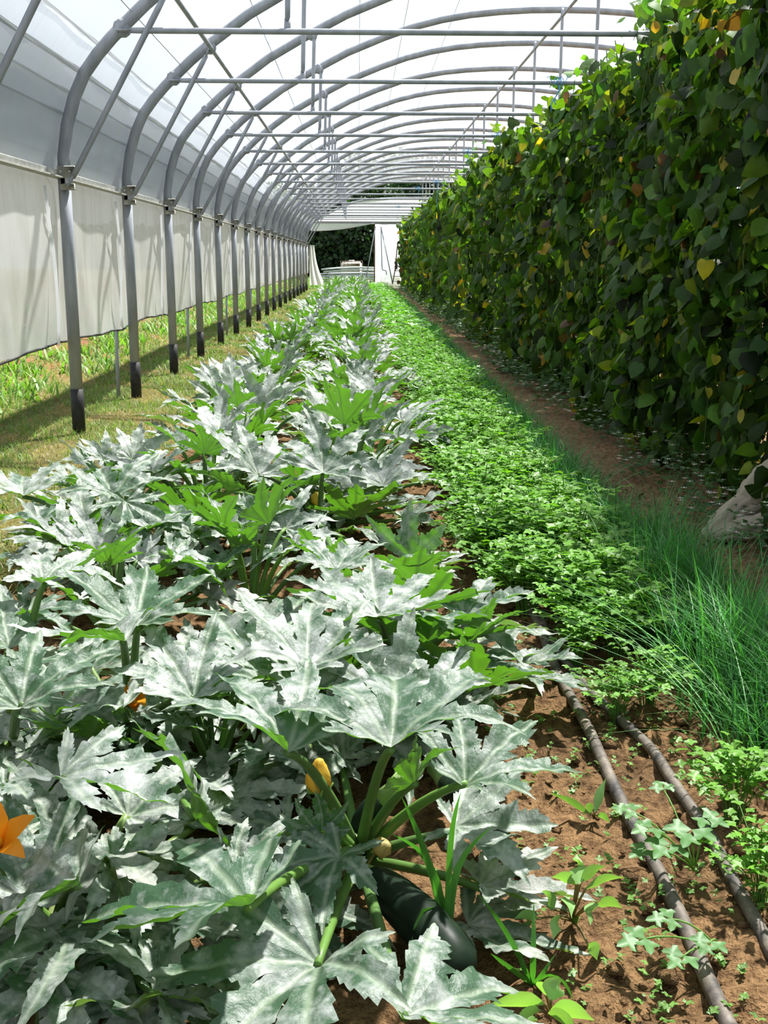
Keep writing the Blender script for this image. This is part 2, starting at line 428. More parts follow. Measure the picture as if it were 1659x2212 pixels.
def make_arch(k, label):
    y = Y0+SPC*k
    root = thing('tunnel_arch', label, 'arch', (-1.635, y, 0), 'galvanised arches of the tunnel')
    sh = (-1.635, y, 0)
    i4 = 3
    a = Acc(); tube(a, [(-1.635, y, .2), (-1.635, y, 1.0), (-1.635, y, 1.45)], .036, 10); a.build('post', M['steel'], root, shift=sh)
    a = Acc(); tube(a, [(-1.635, y, -.05), (-1.635, y, .15), (-1.635, y, .262)], .0385, 10); a.build('black_sleeve', M['black'], root, shift=sh)
    a = Acc(); tube(a, arc3(PROF[3:-3], y), .036, 10); a.build('bow', M['steel'], root, shift=sh)
    a = Acc(); tube(a, [(2*XA+1.635, y, -.05), (2*XA+1.635, y, 1.45)], .036, 8); a.build('post', M['steel'], root, shift=sh)
    a = Acc(); flat_bar(a, (-1.275, y-.05, 2.195), (2*XA+1.275, y-.05, 2.195), .016); a.build('tie_bar', M['steel'], root, shift=sh)
    a = Acc(); flat_bar(a, (-1.60, y-.055, 1.39), (-1.012, y-.055, 2.40), .017); a.build('knee_brace', M['steel'], root, shift=sh)
    for xh, zt in ((-.38, 2.83), (XA, 3.37), (2*XA+.38, 2.83)):
        a = Acc(); flat_bar(a, (xh, y-.03, 2.205), (xh+(.02 if xh < 0 else 0), y-.03, zt), .015)
        a.build('hanger', M['steel'], root, shift=sh)
    a = Acc()
    box(a, (-1.61, y-.045, 1.465), (.10, .012, .065), bev=.003); box(a, (-1.605, y-.045, 1.385), (.085, .03, .035), bev=.004)
    for q in (-.03, .02): tube(a, [(-1.61+q, y-.06, 1.465), (-1.61+q, y-.045, 1.465)], .008, 6)
    a.build('bracket', M['rail'], root, shift=sh)
    for (px, pz) in ((-1.275, 2.215), (-1.02, 2.42), (-.38, 2.82)):
        a = Acc(); tube(a, [(px, y-.03, pz), (px, y+.03, pz)], .045, 10); a.build('clamp', M['steel'], root, shift=sh)
    return root
NARCH = 18
arches = []
for k in range(-1, NARCH):
    lab = 'near tunnel arch of which only the knee brace shows, top left corner' if k < 0 else \
        '%s grey arch from the camera with black footed post, tie bar and hangers' % ORD[k]
    arches.append(make_arch(k, lab))
YN, YF = -3.5, Y0+SPC*(NARCH-1)
YEND = 39.2
# purlins
def long_tube(name, label, cat, x, z, r, y0, y1, mt, group=None):
    a = Acc(); tube(a, [(x, yy, z) for yy in np.linspace(y0, y1, 20)], r, 8)
    return tag(a.build(name, mt), label, cat, group)
long_tube('purlin', 'long grey purlin tube along the left slope where the knee braces meet', 'purlin', -1.0, 2.40, .015, YN, YF+.1, M['steel'])
long_tube('purlin', 'long grey ridge purlin under the top of the arches', 'purlin', XA, 3.315, .015, YN, YF+.1, M['steel'])
for i, (x, z, l) in enumerate(((-.72, 2.69, 'thin wire along the roof film just above the tie bar ends'), (.02, 3.07, 'thin wire along the roof film left of the ridge, lower'), (.95, 3.35, 'thin wire along the roof film close to the ridge'), (-1.22, 2.30, 'thin wire along the left roof slope beside the tie bar ends'), (.45, 3.215, 'thin wire along the roof film midway between the hangers'))):
    long_tube('support_wire', l, 'wire', x, z, .0025, YN, YF, M['wire'])

# ------------------------------------------------------------------ film cover
def outset(P2, d):
    P2 = np.asarray(P2, float); t = np.gradient(P2, axis=0); t /= np.linalg.norm(t, axis=1)[:, None]
    n = np.stack([-t[:, 1], t[:, 0]], -1); return P2+n*d
def resample(P2, n):
    s = np.concatenate([[0], np.cumsum(np.linalg.norm(np.diff(P2, axis=0), axis=1))])
    q = np.linspace(0, s[-1], n); return np.stack([np.interp(q, s, P2[:, 0]), np.interp(q, s, P2[:, 1])], -1)
def film_sheet(z0, z1, d, y0, y1, name, mt, whole=False, wav=.006, ny=150, edge=.0):
    P2 = PROF if whole else LEFT
    if whole:
        sel = PROF[(PROF[:, 1] >= 1.44)]
    else:
        # clip the left profile between two heights
        zz = LEFT[:, 1]; q = np.linspace(z0, z1, 24); sel = np.stack([np.interp(q, zz, LEFT[:, 0]), q], -1)
    sel = outset(resample(sel, 60 if whole else 16), d)
    yy = np.linspace(y0, y1, ny)
    P = np.zeros((len(sel), ny, 3))
    P[..., 0] = sel[:, :1]; P[..., 2] = sel[:, 1:]; P[..., 1] = yy[None]
    ph = (yy-Y0)/SPC
    sag = -np.abs(np.sin(PI*ph))*.012
    i = np.arange(len(sel))[:, None]
    wv = wav*np.sin(yy[None]*5.3+i*.8)*np.sin(yy[None]*2.1+i*.33)
    ctr = np.array([XA, 1.0])
    dirn = sel-ctr; dirn /= np.linalg.norm(dirn, axis=1)[:, None]
    P[..., 0] += dirn[:, :1]*(sag[None]+wv); P[..., 2] += dirn[:, 1:]*(sag[None]+wv)
    if edge:
        e = (np.arange(len(sel))/(len(sel)-1))[:, None]**6
        P[..., 2] += e*edge*(np.sin(yy[None]*3.1)+.6*np.sin(yy[None]*7.7+1))
    a = Acc(); grid(a, P); return a.build(name, mt)
f0 = film_sheet(0, 0, .045, YN, YF, 'roof', M['film'], whole=True); struct(f0, 'milky translucent film stretched over the arches', 'roof')
for (zt, dd, mt, lab) in ((1.985, .055, 'film_skirt', 'grey dusty inner film skirt along the left wall, lower darker layer'),
                          (2.115, .064, 'film_band', 'paler film layer reaching highest on the left wall'),
                          (1.875, .070, 'film_band', 'narrow film overlap layer halfway up the left wall'),
                          (1.77, .076, 'film_band', 'lowest film overlap layer just above the rail')):
    root = thing('film_skirt', lab, 'film', (-1.69, Y0, 1.45))
    o = film_sheet(1.45, zt, dd, YN, YF, 'sheet', M[mt], edge=.006); o.parent = root; o.matrix_parent_inverse = Matrix.Translation((1.69, -Y0, -1.45))
    o = film_sheet(zt-.012, zt, dd-.002, YN, YF, 'hem', M['hem'], edge=.006); o.parent = root; o.matrix_parent_inverse = Matrix.Translation((1.69, -Y0, -1.45))
    
# rail along the posts
a = Acc(); box(a, (-1.675, (YN+YF)/2, 1.455), (.035, YF-YN, .045), bev=.006); box(a, (-1.655, (YN+YF)/2, 1.436), (.06, YF-YN, .008))
tag(a.build('side_rail', M['rail'], smooth=False), 'long dusty metal rail clamped to the posts above the white curtain', 'rail')

# side curtain
root = thing('side_curtain', 'long wrinkled white plastic side curtain hanging below the rail', 'curtain', (-1.70, Y0, .5))
sh = (-1.70, Y0, .5)
ny = 900; nz = 22
yy = np.linspace(YN, YEND-.3, ny); tt = np.linspace(0, 1, nz)
Pc = np.zeros((nz, ny, 3))
ph = ((yy-Y0)/SPC) % 1.0
for i, t in enumerate(tt):
    z = 1.445-(1.445-.52)*t
    # pinched folds fanning out from each clamp, soft wrinkles elsewhere
    fan = np.zeros(ny)
    for c0, sgn in ((.06, 1), (.97, -1)):
        d = (ph-c0)*sgn
        u = d/(0.05+.45*t)
        fan += np.where((d > 0) & (u < 1.0), np.sin(u*PI*5)*(1-u)*(.35+.65*(1-t))*.032, 0)
    w_ = .006*np.sin(yy*9+2.5*np.sin(t*3+yy))+.007*np.sin(yy*3.1+t*2)
    pil = .018*np.sin(PI*t)*np.sin(yy*1.3)
    Pc[i, :, 0] = -1.705+fan+w_*(.4+t)+pil-.01*t
    Pc[i, :, 1] = yy; Pc[i, :, 2] = z+(.012*np.sin(yy*2.2)+.006*np.sin(yy*13))*t
a = Acc(); grid(a, Pc); a.build('sheet', M['curtain'], root, shift=sh)
a = Acc(); tube(a, Pc[-1][::6]+np.array([0, 0, -.003]), .007, 6); a.build('hem', M['black'], root, shift=sh)
for k in range(-1, NARCH):
    y = Y0+SPC*k+SPC*.86
    s = np.linspace(0, 1, 14)
    pts = np.stack([-1.668+.012*np.sin(s*4+k), y+.02*np.sin(s*2.3+.5*k)+.012*s, 1.38-s*.85], -1)
    a = Acc(); tube(a, pts, .008, 6); a.build('rope', M['white_film'], root, shift=sh)
# thin stakes under the curtain
for i, k in enumerate(range(1, NARCH, 2)):
    y = Y0+SPC*(k-.02)
    a = Acc(); tube(a, [(-1.76, y, -.05), (-1.755, y, .3), (-1.745, y, .62)], .014, 8)
    tag(a.build('stake', M['steel']), 'thin grey stake under the curtain hem, beside the %s post' % ORD[k], 'stake', 'thin stakes below the curtain')

# ------------------------------------------------------------------ zucchini leaves
LOBES = [(-122, .40), (-82, .72), (-41, .95), (0, 1.05), (41, .95), (82, .72), (122, .40)]
def zleaf(L, seed, kb=5, kt=24, mc=8, cup=.15, droop=.25, arch=.16, wav=.05, wide=1.0, slit=1.0, silver=.5, age=0.0):
    """palmate blade: every lobe is a toothed strip about its own vein, neighbours share the seam below the bay between them"""
    r_ = np.random.default_rng(seed)
    nl = len(LOBES)
    la = np.array([t+r_.uniform(-5, 5) for t, _ in LOBES]); ll = np.array([l*r_.uniform(.86, 1.1) for _, l in LOBES])
    bis = np.concatenate([[la[0]-17], (la[1:]+la[:-1])/2, [la[-1]+17]])
    depth = np.array([.10, .16, .23, .29, .29, .23, .16, .10])*r_.uniform(.8, 1.2, nl+1)/slit**.5
    Vs, As, Ts, Qs = [], [], [], []; n0 = 0
    ph = r_.uniform(0, 6.28, 6); tw = r_.uniform(-.25, .25)
    for q in range(nl):
        ang = math.radians(la[q]); ax = np.array([math.sin(ang), math.cos(ang)]); pe = np.array([ax[1], -ax[0]])
        Lq = ll[q]; sides = []
        for sd, b in ((-1, q), (1, q+1)):
            rb = depth[b]; ba = math.radians(bis[b]); bp = rb*np.array([math.sin(ba), math.cos(ba)])
            t0 = bp@ax; w0 = abs(bp@pe)
            k = np.arange(kt+1)/kt
            t = t0+(Lq-t0)*k**.92
            w = w0*(1-k)**.75*(1+1.15*np.sin(PI*np.clip(k, 0, 1)**.85)) 
            nb = r_.uniform(1.6, 2.4); big = ((k*nb+r_.uniform(0, 1)) % 1.0)
            fine = ((k*r_.uniform(5.5, 7.5)+r_.uniform(0, 1)) % 1.0)
            w = w*(.74+.44*big**1.3+.26*(fine-.5)) 
            t = t+.05*big*np.sin(PI*k)+.03*(fine-.5)*np.sin(PI*k)
            w[0] = w0; t[0] = t0; w[-1] = 0; t[-1] = Lq
            seam = np.linspace(0, 1, kb+1)[:-1, None]*bp[None]
            out = t[:, None]*ax[None]+sd*w[:, None]*pe[None]
            sides.append(np.concatenate([seam, out]))
        Lf, Rt = sides; c = np.linspace(0, 1, mc+1)
        mid = (Lf@ax+Rt@ax)/2
        midp = mid[:, None]*ax[None]
        G = np.where(c[None, :, None] < .5, Lf[:, None]*(1-2*c)[None, :, None]+midp[:, None]*(2*c)[None, :, None], midp[:, None]*(2-2*c)[None, :, None]+Rt[:, None]*(2*c-1)[None, :, None])
        skew = r_.normal(0, .16); bend = r_.normal(-.02, .20)
        tt = G@ax; pp = G@pe; wl = np.clip(tt-.28, 0, 1)
        G = G+(skew*wl**1.5)[..., None]*pe
        x = G[..., 0]*wide; y = G[..., 1]; rr = np.hypot(x, y); th = np.arctan2(x, y); vd = np.abs(pp)
        e = np.clip(rr, 0, 1)**2
        z = arch*rr*(1-rr)*1.2+cup*np.abs(x)*(1-.3*np.abs(x))-droop*x**2+cup*.5*np.clip(-y, 0, 1)
        z = z+np.clip(vd, 0, .12)*.26*(1-.4*e)+bend*wl**1.5
        z = z+wav*e*(np.sin(5*th+ph[0])+.7*np.sin(9*th+ph[1])+.7*np.sin(tt*17+q*2+ph[2])*np.sign(pp)*(vd/.12))
        z = z+.014*np.sin(x*26+ph[3])*np.sin(y*24+ph[0])+.03*np.sin(x*7+ph[4])*np.sin(y*6+ph[5])+tw*x*y
        nr = G.shape[0]
        Vs.append(np.stack([x, y, z], -1).reshape(-1, 3)); As.append(np.stack([x, y, vd], -1).reshape(-1, 3))
        ii = n0+np.arange(nr*(mc+1)).reshape(nr, mc+1)
        Qs.append(np.stack([ii[:-1, :-1], ii[:-1, 1:], ii[1:, 1:], ii[1:, :-1]], -1)[1:-1].reshape(-1, 4))
        for m_ in range(mc):
            Ts.append((ii[0, 0], ii[1, m_+1], ii[1, m_])); Ts.append((ii[-2, m_], ii[-2, m_+1], ii[-1, 0]))
        n0 += nr*(mc+1)
    V = np.concatenate(Vs); A = np.concatenate(As)
    # faces look up (+z): the rows run outwards, the columns left to right
    T = [(a_, c_, b_) for a_, b_, c_ in Ts]; Q = np.concatenate(Qs)
    col = np.array([silver, age, r_.uniform(0, 1)])
    return V*L, fix_up(V, np.array(T)), fix_up(V, Q), col, A
def fix_up(V, F):
    a, b, c = V[F[:, 0], :2], V[F[:, 1], :2], V[F[:, 2], :2]
    cr = (b[:, 0]-a[:, 0])*(c[:, 1]-a[:, 1])-(b[:, 1]-a[:, 1])*(c[:, 0]-a[:, 0])
    if F.shape[1] == 4:
        d = V[F[:, 3], :2]; cr = cr+(c[:, 0]-a[:, 0])*(d[:, 1]-a[:, 1])-(c[:, 1]-a[:, 1])*(d[:, 0]-a[:, 0])
    F = F.copy(); F[cr < 0] = F[cr < 0][:, ::-1]; return F

def frame(a, roll=0.0):
    a = np.asarray(a, float); a = a/np.linalg.norm(a)
    lat = np.cross(a, (0, 0, 1.0))
    if np.linalg.norm(lat) < .15: lat = np.array([1.0, 0, 0])-a*a[0]
    lat /= np.linalg.norm(lat); n = np.cross(lat, a)
    c, s = math.cos(roll), math.sin(roll)
    return lat*c+n*s, a, n*c-lat*s

def bez(p0, p1, p2, n=8):
    t = np.linspace(0, 1, n)[:, None]
    return (1-t)**2*p0+2*t*(1-t)*p1+t*t*p2

def add_leaf(root, crown, P, Tp, seed, roll=0.0, hi=True, stalk=True, split=True, accs=None, **kw):
    P = np.asarray(P, float); Tp = np.asarray(Tp, float); crown = np.asarray(crown, float)
    L = np.linalg.norm(Tp-P); lat, ax, n = frame(Tp-P, roll)
    V, T, Q, col, A = zleaf(L, seed, *((4, 15, 4) if hi else (2, 8, 2)), **kw)
    W = P+V[:, :1]*lat+V[:, 1:2]*ax+V[:, 2:]*n
    sg = .30+.25*((seed*37) % 10)/10
    if accs is not None:
        accs[0].add(W, T, Q, col, A)
        if stalk:
            mid = crown*.45+P*.55; mid[2] = P[2]*.95+.02
            tube(accs[1], bez(crown, mid, P, 5), np.linspace(.009, .006, 5), 5, (.13*sg*2, .24*sg*2, .05))
        return
    a = Acc(); a.add(W, T, Q, col, A); lo = a.build('leaf', M['zleaf'], root, shift=crown)
    if stalk:
        mid = crown*.45+P*.55; mid[2] = max(P[2]*.9, crown[2]+.03)
        a = Acc(); tube(a, bez(crown, mid, P, 9), np.linspace(.0105, .0065, 9), 7, (.13*sg*2.2, .25*sg*2.2, .05))
        a.build('leaf_stalk', M['stalk'], lo, shift=crown)
    return lo

def flower_open(root, crown, c, size, d=(0, -.4, 1), col=(.85, .30, .01)):
    lat, ax, n = frame(np.array(d, float), 0)
    a = Acc()
    for k in range(5):
        ang = k*2*PI/5+.3; e = math.cos(ang)*lat+math.sin(ang)*n; f = -math.sin(ang)*lat+math.cos(ang)*n
        rows = []
        for s, wd, rad, hh in ((0, .10, .06, 0), (.4, .22, .18, .35), (.7, .26, .40, .7), (.9, .15, .72, .85), (1, .02, .95, .82)):
            rows.append([c+size*(e*rad+ax*hh+f*q*wd+ax*abs(q)*.04) for q in (-1, -.4, .4, 1)])
        grid(a, np.array(rows), col)
    fo = a.build('flower', M['petal'], root, shift=crown)
    a = Acc(); tube(a, [c-ax*size*.1, c+ax*size*.25, c+ax*size*.5], [size*.07, size*.09, size*.05], 8, (.75, .45, .02)); a.build('stamen', M['petal'], fo, shift=crown)
    return fo
def flower_bud(root, crown, c, h, r, d=(0, 0, 1), col=(.72, .50, .07)):
    lat, ax, n = frame(np.array(d, float), 0)
    prof = [(0, .35), (.15, .75), (.35, 1), (.55, .95), (.75, .7), (.9, .42), (1.0, .30)]
    k = 15; V = []
    for t, q in prof:
        for j in range(k):
            a_ = j*2*PI/k; rj = r*q*(1+.10*(1 if j % 3 == 0 else -.4))
            V.append(c+ax*h*t+rj*(math.cos(a_+t*.8)*lat+math.sin(a_+t*.8)*n))
    V.append(c+ax*h*1.04)
    Q = [(i*k+j, i*k+(j+1) % k, (i+1)*k+(j+1) % k, (i+1)*k+j) for i in range(len(prof)-1) for j in range(k)]
    T = [(len(V)-1, (len(prof)-1)*k+j, (len(prof)-1)*k+(j+1) % k) for j in range(k)]
    cols = np.array([np.array(col)*(1 if j % 3 else .7) for t, q in prof for j in range(k)]+[col])
    a = Acc(); a.add(np.array(V), T, Q, cols); fo = a.build('flower_bud', M['petal'], root, shift=crown)
    a = Acc(); tube(a, bez(crown, (crown+c)/2+np.array([0, 0, .03]), c, 6), .006, 6, (.2, .32, .07)); 
    for j in range(5):
        a_ = j*2*PI/5; e = math.cos(a_)*lat+math.sin(a_)*n
        tube(a, [c, c+e*r*.9+ax*h*.12, c+e*r*1.15+ax*h*.32], [.003, .003, .001], 4, (.2, .34, .07))
    a.build('flower_stalk', M['stalk'], fo, shift=crown)
    return fo
def fruit(root, crown, p0, p1, r):
    p0 = np.array(p0, float); p1 = np.array(p1, float); d = p1-p0
    ts = np.array([0, .04, .12, .3, .55, .8, .92, .975, 1.0]); rs = np.array([.45, .62, .78, .9, 1.0, 1.02, .9, .6, .2])*r
    bend = np.array([0, 0, 1.0])*.012
    pts = p0+ts[:, None]*d+np.sin(ts*PI)[:, None]*bend
    a = Acc(); tube(a, pts, rs, 14); fo = a.build('fruit', M['fruit'], root, shift=crown)
    u = d/np.linalg.norm(d)
    a = Acc(); tube(a, [p0-u*.05, p0-u*.02, p0+u*.004], [.010, .012, .019], 6); a.build('fruit_stem', M['fruit_end'], fo, shift=crown)
    return fo

# plants that can be told apart in the foreground: leaf = (attach px, py, z,  tip px, py, z, roll, silver, {extras})
HERO = {}
def tip_on_ray(P, tx, ty, z1, lmax=.22, lmin=.175):
    Tp = atz(tx, ty, z1); D = np.linalg.norm(Tp-P)
    if D < lmin: return P+(Tp-P)*(lmin/D)
    if D <= lmax: return Tp
    d = ray(tx, ty); d = d/np.linalg.norm(d); q = P-CAM; b = q@d; h2 = q@q-b*b
    r0 = math.sqrt(max(lmax**2-h2, 0))*.999; t0 = (Tp-CAM)@d
    t = b+r0 if t0 > b else b-r0
    T1 = CAM+d*t
    if T1[2] < .03: T1 = CAM+d*(b-r0)
    return T1
def hero(key, crown_px, label, leaves, zc=.05, nfill=17):
    crown = atz(*crown_px, zc)
    root = thing('zucchini_plant', label, 'zucchini plant', tuple(crown-np.array([0, 0, zc])), 'zucchini plants')
    base = crown-np.array([0, 0, zc])
    for i, lf in enumerate(leaves):
        px, py, z0, tx, ty, z1 = lf[:6]; roll = lf[6] if len(lf) > 6 else 0; sil = lf[7] if len(lf) > 7 else .55
        ex = lf[8] if len(lf) > 8 else {}
        seed = 1000+hash_(key)*50+i
        P = atz(px, py, z0); ex = lf[8] if len(lf) > 8 else {}; Tp = tip_on_ray(P, tx, ty, z1, lmin=ex.get('lmin', .175))
        HLEN.append((key, i, round(float(np.linalg.norm(Tp-P)), 3)))
        kw = dict(silver=sil, cup=.36, droop=.18, wav=.045); kw.update(ex)
        st = kw.pop('stalk', True); kw.pop('lmin', 0)
        # plant coordinates: children are built relative to the base point
        P_, T_ = P, Tp
        L = np.linalg.norm(T_-P_); lat, ax, n = frame(T_-P_, roll)
        V, T, Q, col, A = zleaf(L, seed, 5, 26, 8, **kw)
        W = P_+V[:, :1]*lat+V[:, 1:2]*ax+V[:, 2:]*n
        W[:, 2] = np.maximum(W[:, 2], .012)
        a = Acc(); a.add(W, T, Q, col, A); lo = a.build('leaf', M['zleaf'], root, shift=base)
        if st:
            mid = crown*.4+P_*.6; mid[2] = max(P_[2]*.85, zc+.03)
            g_ = .8+.4*((i*7) % 5)/5
            a = Acc(); tube(a, bez(crown, mid, P_-.003*n+.004*ax, 10), np.linspace(.0105, .0056, 10), 8, (.10*g_, .20*g_, .04)); a.build('leaf_stalk', M['stalk'], lo, shift=base)
    a = Acc(); tube(a, [base+np.array([0, .02, -.02]), base+np.array([0, .01, .03]), crown+np.array([0, 0, .03])], [.022, .025, .015], 9, (.16, .2, .07)); a.build('crown', M['stalk'], root, shift=base)
    r_ = np.random.default_rng(hash_(key))
    for i in range(nfill):
        az = i*2.39996+r_.uniform(-.4, .4); o = np.array([math.cos(az), math.sin(az), 0]); t = (i+.5)/nfill
        P = base+o*(.10+.27*t+r_.uniform(-.03, .03))+np.array([0, 0, .17-.11*t+r_.uniform(-.03, .03)])
        tilt = r_.uniform(-.25, .3); L = r_.uniform(.15, .21)
        Tp = P+L*(o*math.cos(tilt)+np.array([0, 0, math.sin(tilt)])); Tp[2] = max(Tp[2], .03)
        lat, ax, n = frame(Tp-P, r_.uniform(-.3, .3)); V, T, Q, col, A = zleaf(L, 5000+hash_(key)*30+i, 4, 18, 6, cup=.1, droop=.2, wav=.05, silver=float(r_.uniform(.4, .8)), age=float(r_.uniform(0, .7)))
        W = P+V[:, :1]*lat+V[:, 1:2]*ax+V[:, 2:]*n; W[:, 2] = np.maximum(W[:, 2], .012)
        a = Acc(); a.add(W, T, Q, col, A); lo = a.build('leaf', M['zleaf'], root, shift=base)
        a = Acc(); mid = crown*.4+P*.6; tube(a, bez(crown, mid, P, 8), np.linspace(.010, .0065, 8), 6, (.15, .24, .06)); a.build('leaf_stalk', M['stalk'], lo, shift=base)
    HERO[key] = (root, base, crown)
    return root, base, crown
def hash_(s): return sum((i+1)*ord(c) for i, c in enumerate(s)) % 97
HLEN = []
G = dict(slit=.9)
rootA, baseA, crA = hero('A', (775, 1855), 'large foreground zucchini plant with long dark fruit lying beside a grass tuft', [
    (622, 1624, .34, 470, 1500, .36, -.15, .35, dict(arch=.45, wide=.95)),
    (845, 1618, .34, 880, 1468, .36, .0, .40, dict(wide=1.15, arch=.45)),
    (1005, 1692, .24, 1172, 1572, .27, -.1, .30, dict(slit=1.25)),
    (894, 1694, .24, 925, 1598, .32, .0, .20, dict(cup=.25, lmin=.1, wide=.8)),
    (696, 1796, .20, 690, 1712, .26, .0, .12, dict(slit=.8, wav=.08, lmin=.07)),
    (985, 1795, .13, 1195, 1792, .15, -.15, .75, {}),
    (1035, 1915, .08, 1285, 1965, .05, .1, .85, dict(age=.5, wide=.8)),
    (539, 1958, .24, 262, 1985, .20, -.1, .16, dict(slit=1.1, lmin=.23)),
    (735, 1850, .18, 590, 1995, .13, .2, .3, dict(lmin=.18, wide=.8)),
    (690, 2075, .16, 520, 2250, .12, .0, .5, dict(lmin=.24, wide=1.1)),
    (870, 2195, .14, 1085, 2160, .10, .0, .50, dict(lmin=.20, wide=1.0)),
    (560, 2020, .05, 400, 2120, .04, .0, .45, dict(age=.6)),
    (1010, 2000, .03, 1120, 2040, .02, .0, .5, dict(age=.6, stalk=False)),
    (640, 1960, .03, 700, 2080, .02, .0, .4, dict(age=.8, stalk=False)),
    (620, 1800, .06, 470, 1850, .05, .1, .4, dict(age=.5)),
    (740, 1640, .10, 700, 1590, .14, 0, .5, dict(age=.5)),
], nfill=0)
rootE, baseE, crE = hero('E', (655, 1520), 'zucchini plant with dull purplish grey upright leaves just behind the largest foreground plant', [
    (662, 1445, .34, 668, 1288, .38, .0, .75, dict(wide=.85)),
    (655, 1492, .28, 520, 1375, .36, .1, .72, dict(arch=.2)),
    (838, 1512, .25, 790, 1415, .31, .1, .72, {}),
    (905, 1510, .24, 905, 1420, .28, .0, .75, {}),
    (700, 1480, .25, 742, 1405, .34, .0, .55, {}),
    (560, 1470, .25, 470, 1330, .30, .0, .6, {}),
    (600, 1500, .10, 560, 1440, .16, .0, .3, {}),
])
rootD, baseD, crD = hero('D', (850, 1475), 'zucchini plant with bright green backlit leaves at the right edge beside the bare soil', [
    (816, 1339, .34, 800, 1235, .38, .0, .75, dict(wide=1.1)),
    (905, 1318, .22, 868, 1205, .42, .0, .3, {}),
    (832, 1378, .24, 828, 1325, .38, .0, .45, dict(wide=1.2)),
    (922, 1384, .22, 958, 1318, .36, .0, .3, {}),
    (1005, 1335, .22, 1120, 1292, .26, .0, .5, {}),
    (1012, 1393, .18, 1052, 1348, .27, .0, .4, {}),
    (1012, 1492, .16, 1042, 1412, .34, .2, .35, dict(wide=1.1)),
    (1030, 1450, .10, 1138, 1428, .12, .0, .8, {}),
    (889, 1210, .22, 885, 1148, .30, .0, .5, {}),
    (910, 1228, .14, 962, 1232, .14, .0, .8, dict(age=.4)),
    (760, 1310, .30, 690, 1225, .34, .0, .5, {}),
])
rootB, baseB, crB = hero('B', (285, 1600), 'left row zucchini plant with an orange flower half hidden between its silver leaves', [
    (132, 1677, .32, 268, 1735, .30, .1, .72, {}),
    (425, 1770, .20, 330, 1590, .34, .1, .72, dict(wide=1.0)),
    (265, 1533, .26, 128, 1525, .24, .05, .7, dict(slit=1.2)),
    (268, 1380, .38, 150, 1400, .34, .0, .8, {}),
    (298, 1354, .36, 318, 1250, .40, .0, .22, dict(wide=1.2)),
    (420, 1508, .28, 325, 1400, .33, .0, .7, {}),
    (190, 1610, .18, 110, 1580, .24, .0, .2, {}),
    (330, 1560, .12, 410, 1590, .10, .0, .5, dict(age=.4)),
    (240, 1640, .08, 140, 1760, .06, .0, .5, dict(age=.6)),
])
rootF, baseF, crF = hero('F', (30, 1640), 'left row zucchini plant cut by the picture edge, with a blue grey upright leaf', [
    (45, 1525, .36, 85, 1418, .40, .0, .25, dict(slit=1.15)),
    (92, 1255, .40, 290, 1222, .40, .0, .85, dict(wide=.8)),
    (20, 1400, .30, -60, 1350, .34, .0, .5, {}),
    (60, 1330, .22, 150, 1350, .24, .0, .3, {}),
    (110, 1560, .16, 190, 1480, .22, .0, .5, {}),
    (10, 1700, .2, -90, 1740, .2, .0, .6, {}),
    (60, 1740, .12, 110, 1830, .08, .0, .6, dict(age=.6)),
])
rootK, baseK, crK = hero('K', (120, 2010), 'nearest left zucchini plant with grey leaves and a wide open orange flower', [
    (170, 1908, .24, 20, 1990, .18, .0, .75, {}),
    (240, 1880, .18, 345, 1955, .14, .0, .6, {}),
    (235, 2010, .10, 210, 2110, .06, .0, .55, dict(age=.5)),
    (80, 2020, .14, 40, 2130, .10, .0, .6, {}),
    (160, 2090, .12, 130, 2240, .10, .0, .65, {}),
    (330, 2140, .12, 430, 2190, .08, .0, .6, {}),
    (300, 2160, .10, 240, 2260, .08, .0, .7, {}),
    (60, 1950, .12, 130, 1840, .16, .0, .6, {}),
    (320, 2010, .08, 330, 1900, .08, .0, .5, dict(age=.5)),
    (-40, 2060, .12, -90, 2160, .08, .0, .6, {}),
    (430, 2080, .10, 380, 2190, .06, .0, .55, {}),
    (130, 1850, .10, 60, 1800, .14, .0, .6, dict(age=.3)),
])
rootG, baseG, crG = hero('G', (255, 1215), 'left row zucchini plant with tall stalks beside the grass, behind the broad white leaf', [
    (51, 1072, .36, 30, 1012, .38, .0, .7, {}),
    (84, 1132, .32, 25, 1118, .32, .0, .5, {}),
    (244, 1075, .36, 208, 985, .38, .0, .4, {}),
    (271, 1085, .36, 300, 1140, .30, .0, .4, {}),
    (318, 1143, .30, 395, 1112, .31, .0, .8, {}),
    (136, 1178, .20, 130, 1112, .36, .0, .3, {}),
    (205, 1190, .18, 215, 1120, .32, .0, .3, {}),
    (422, 1126, .20, 415, 1040, .38, .0, .3, {}),
    (370, 1202, .28, 462, 1248, .22, .0, .6, {}),
    (330, 1020, .32, 280, 985, .34, .2, .8, {}),
    (190, 1150, .24, 150, 1065, .30, .0, .6, {}),
    (440, 1240, .2, 520, 1180, .24, .0, .5, {}),
])
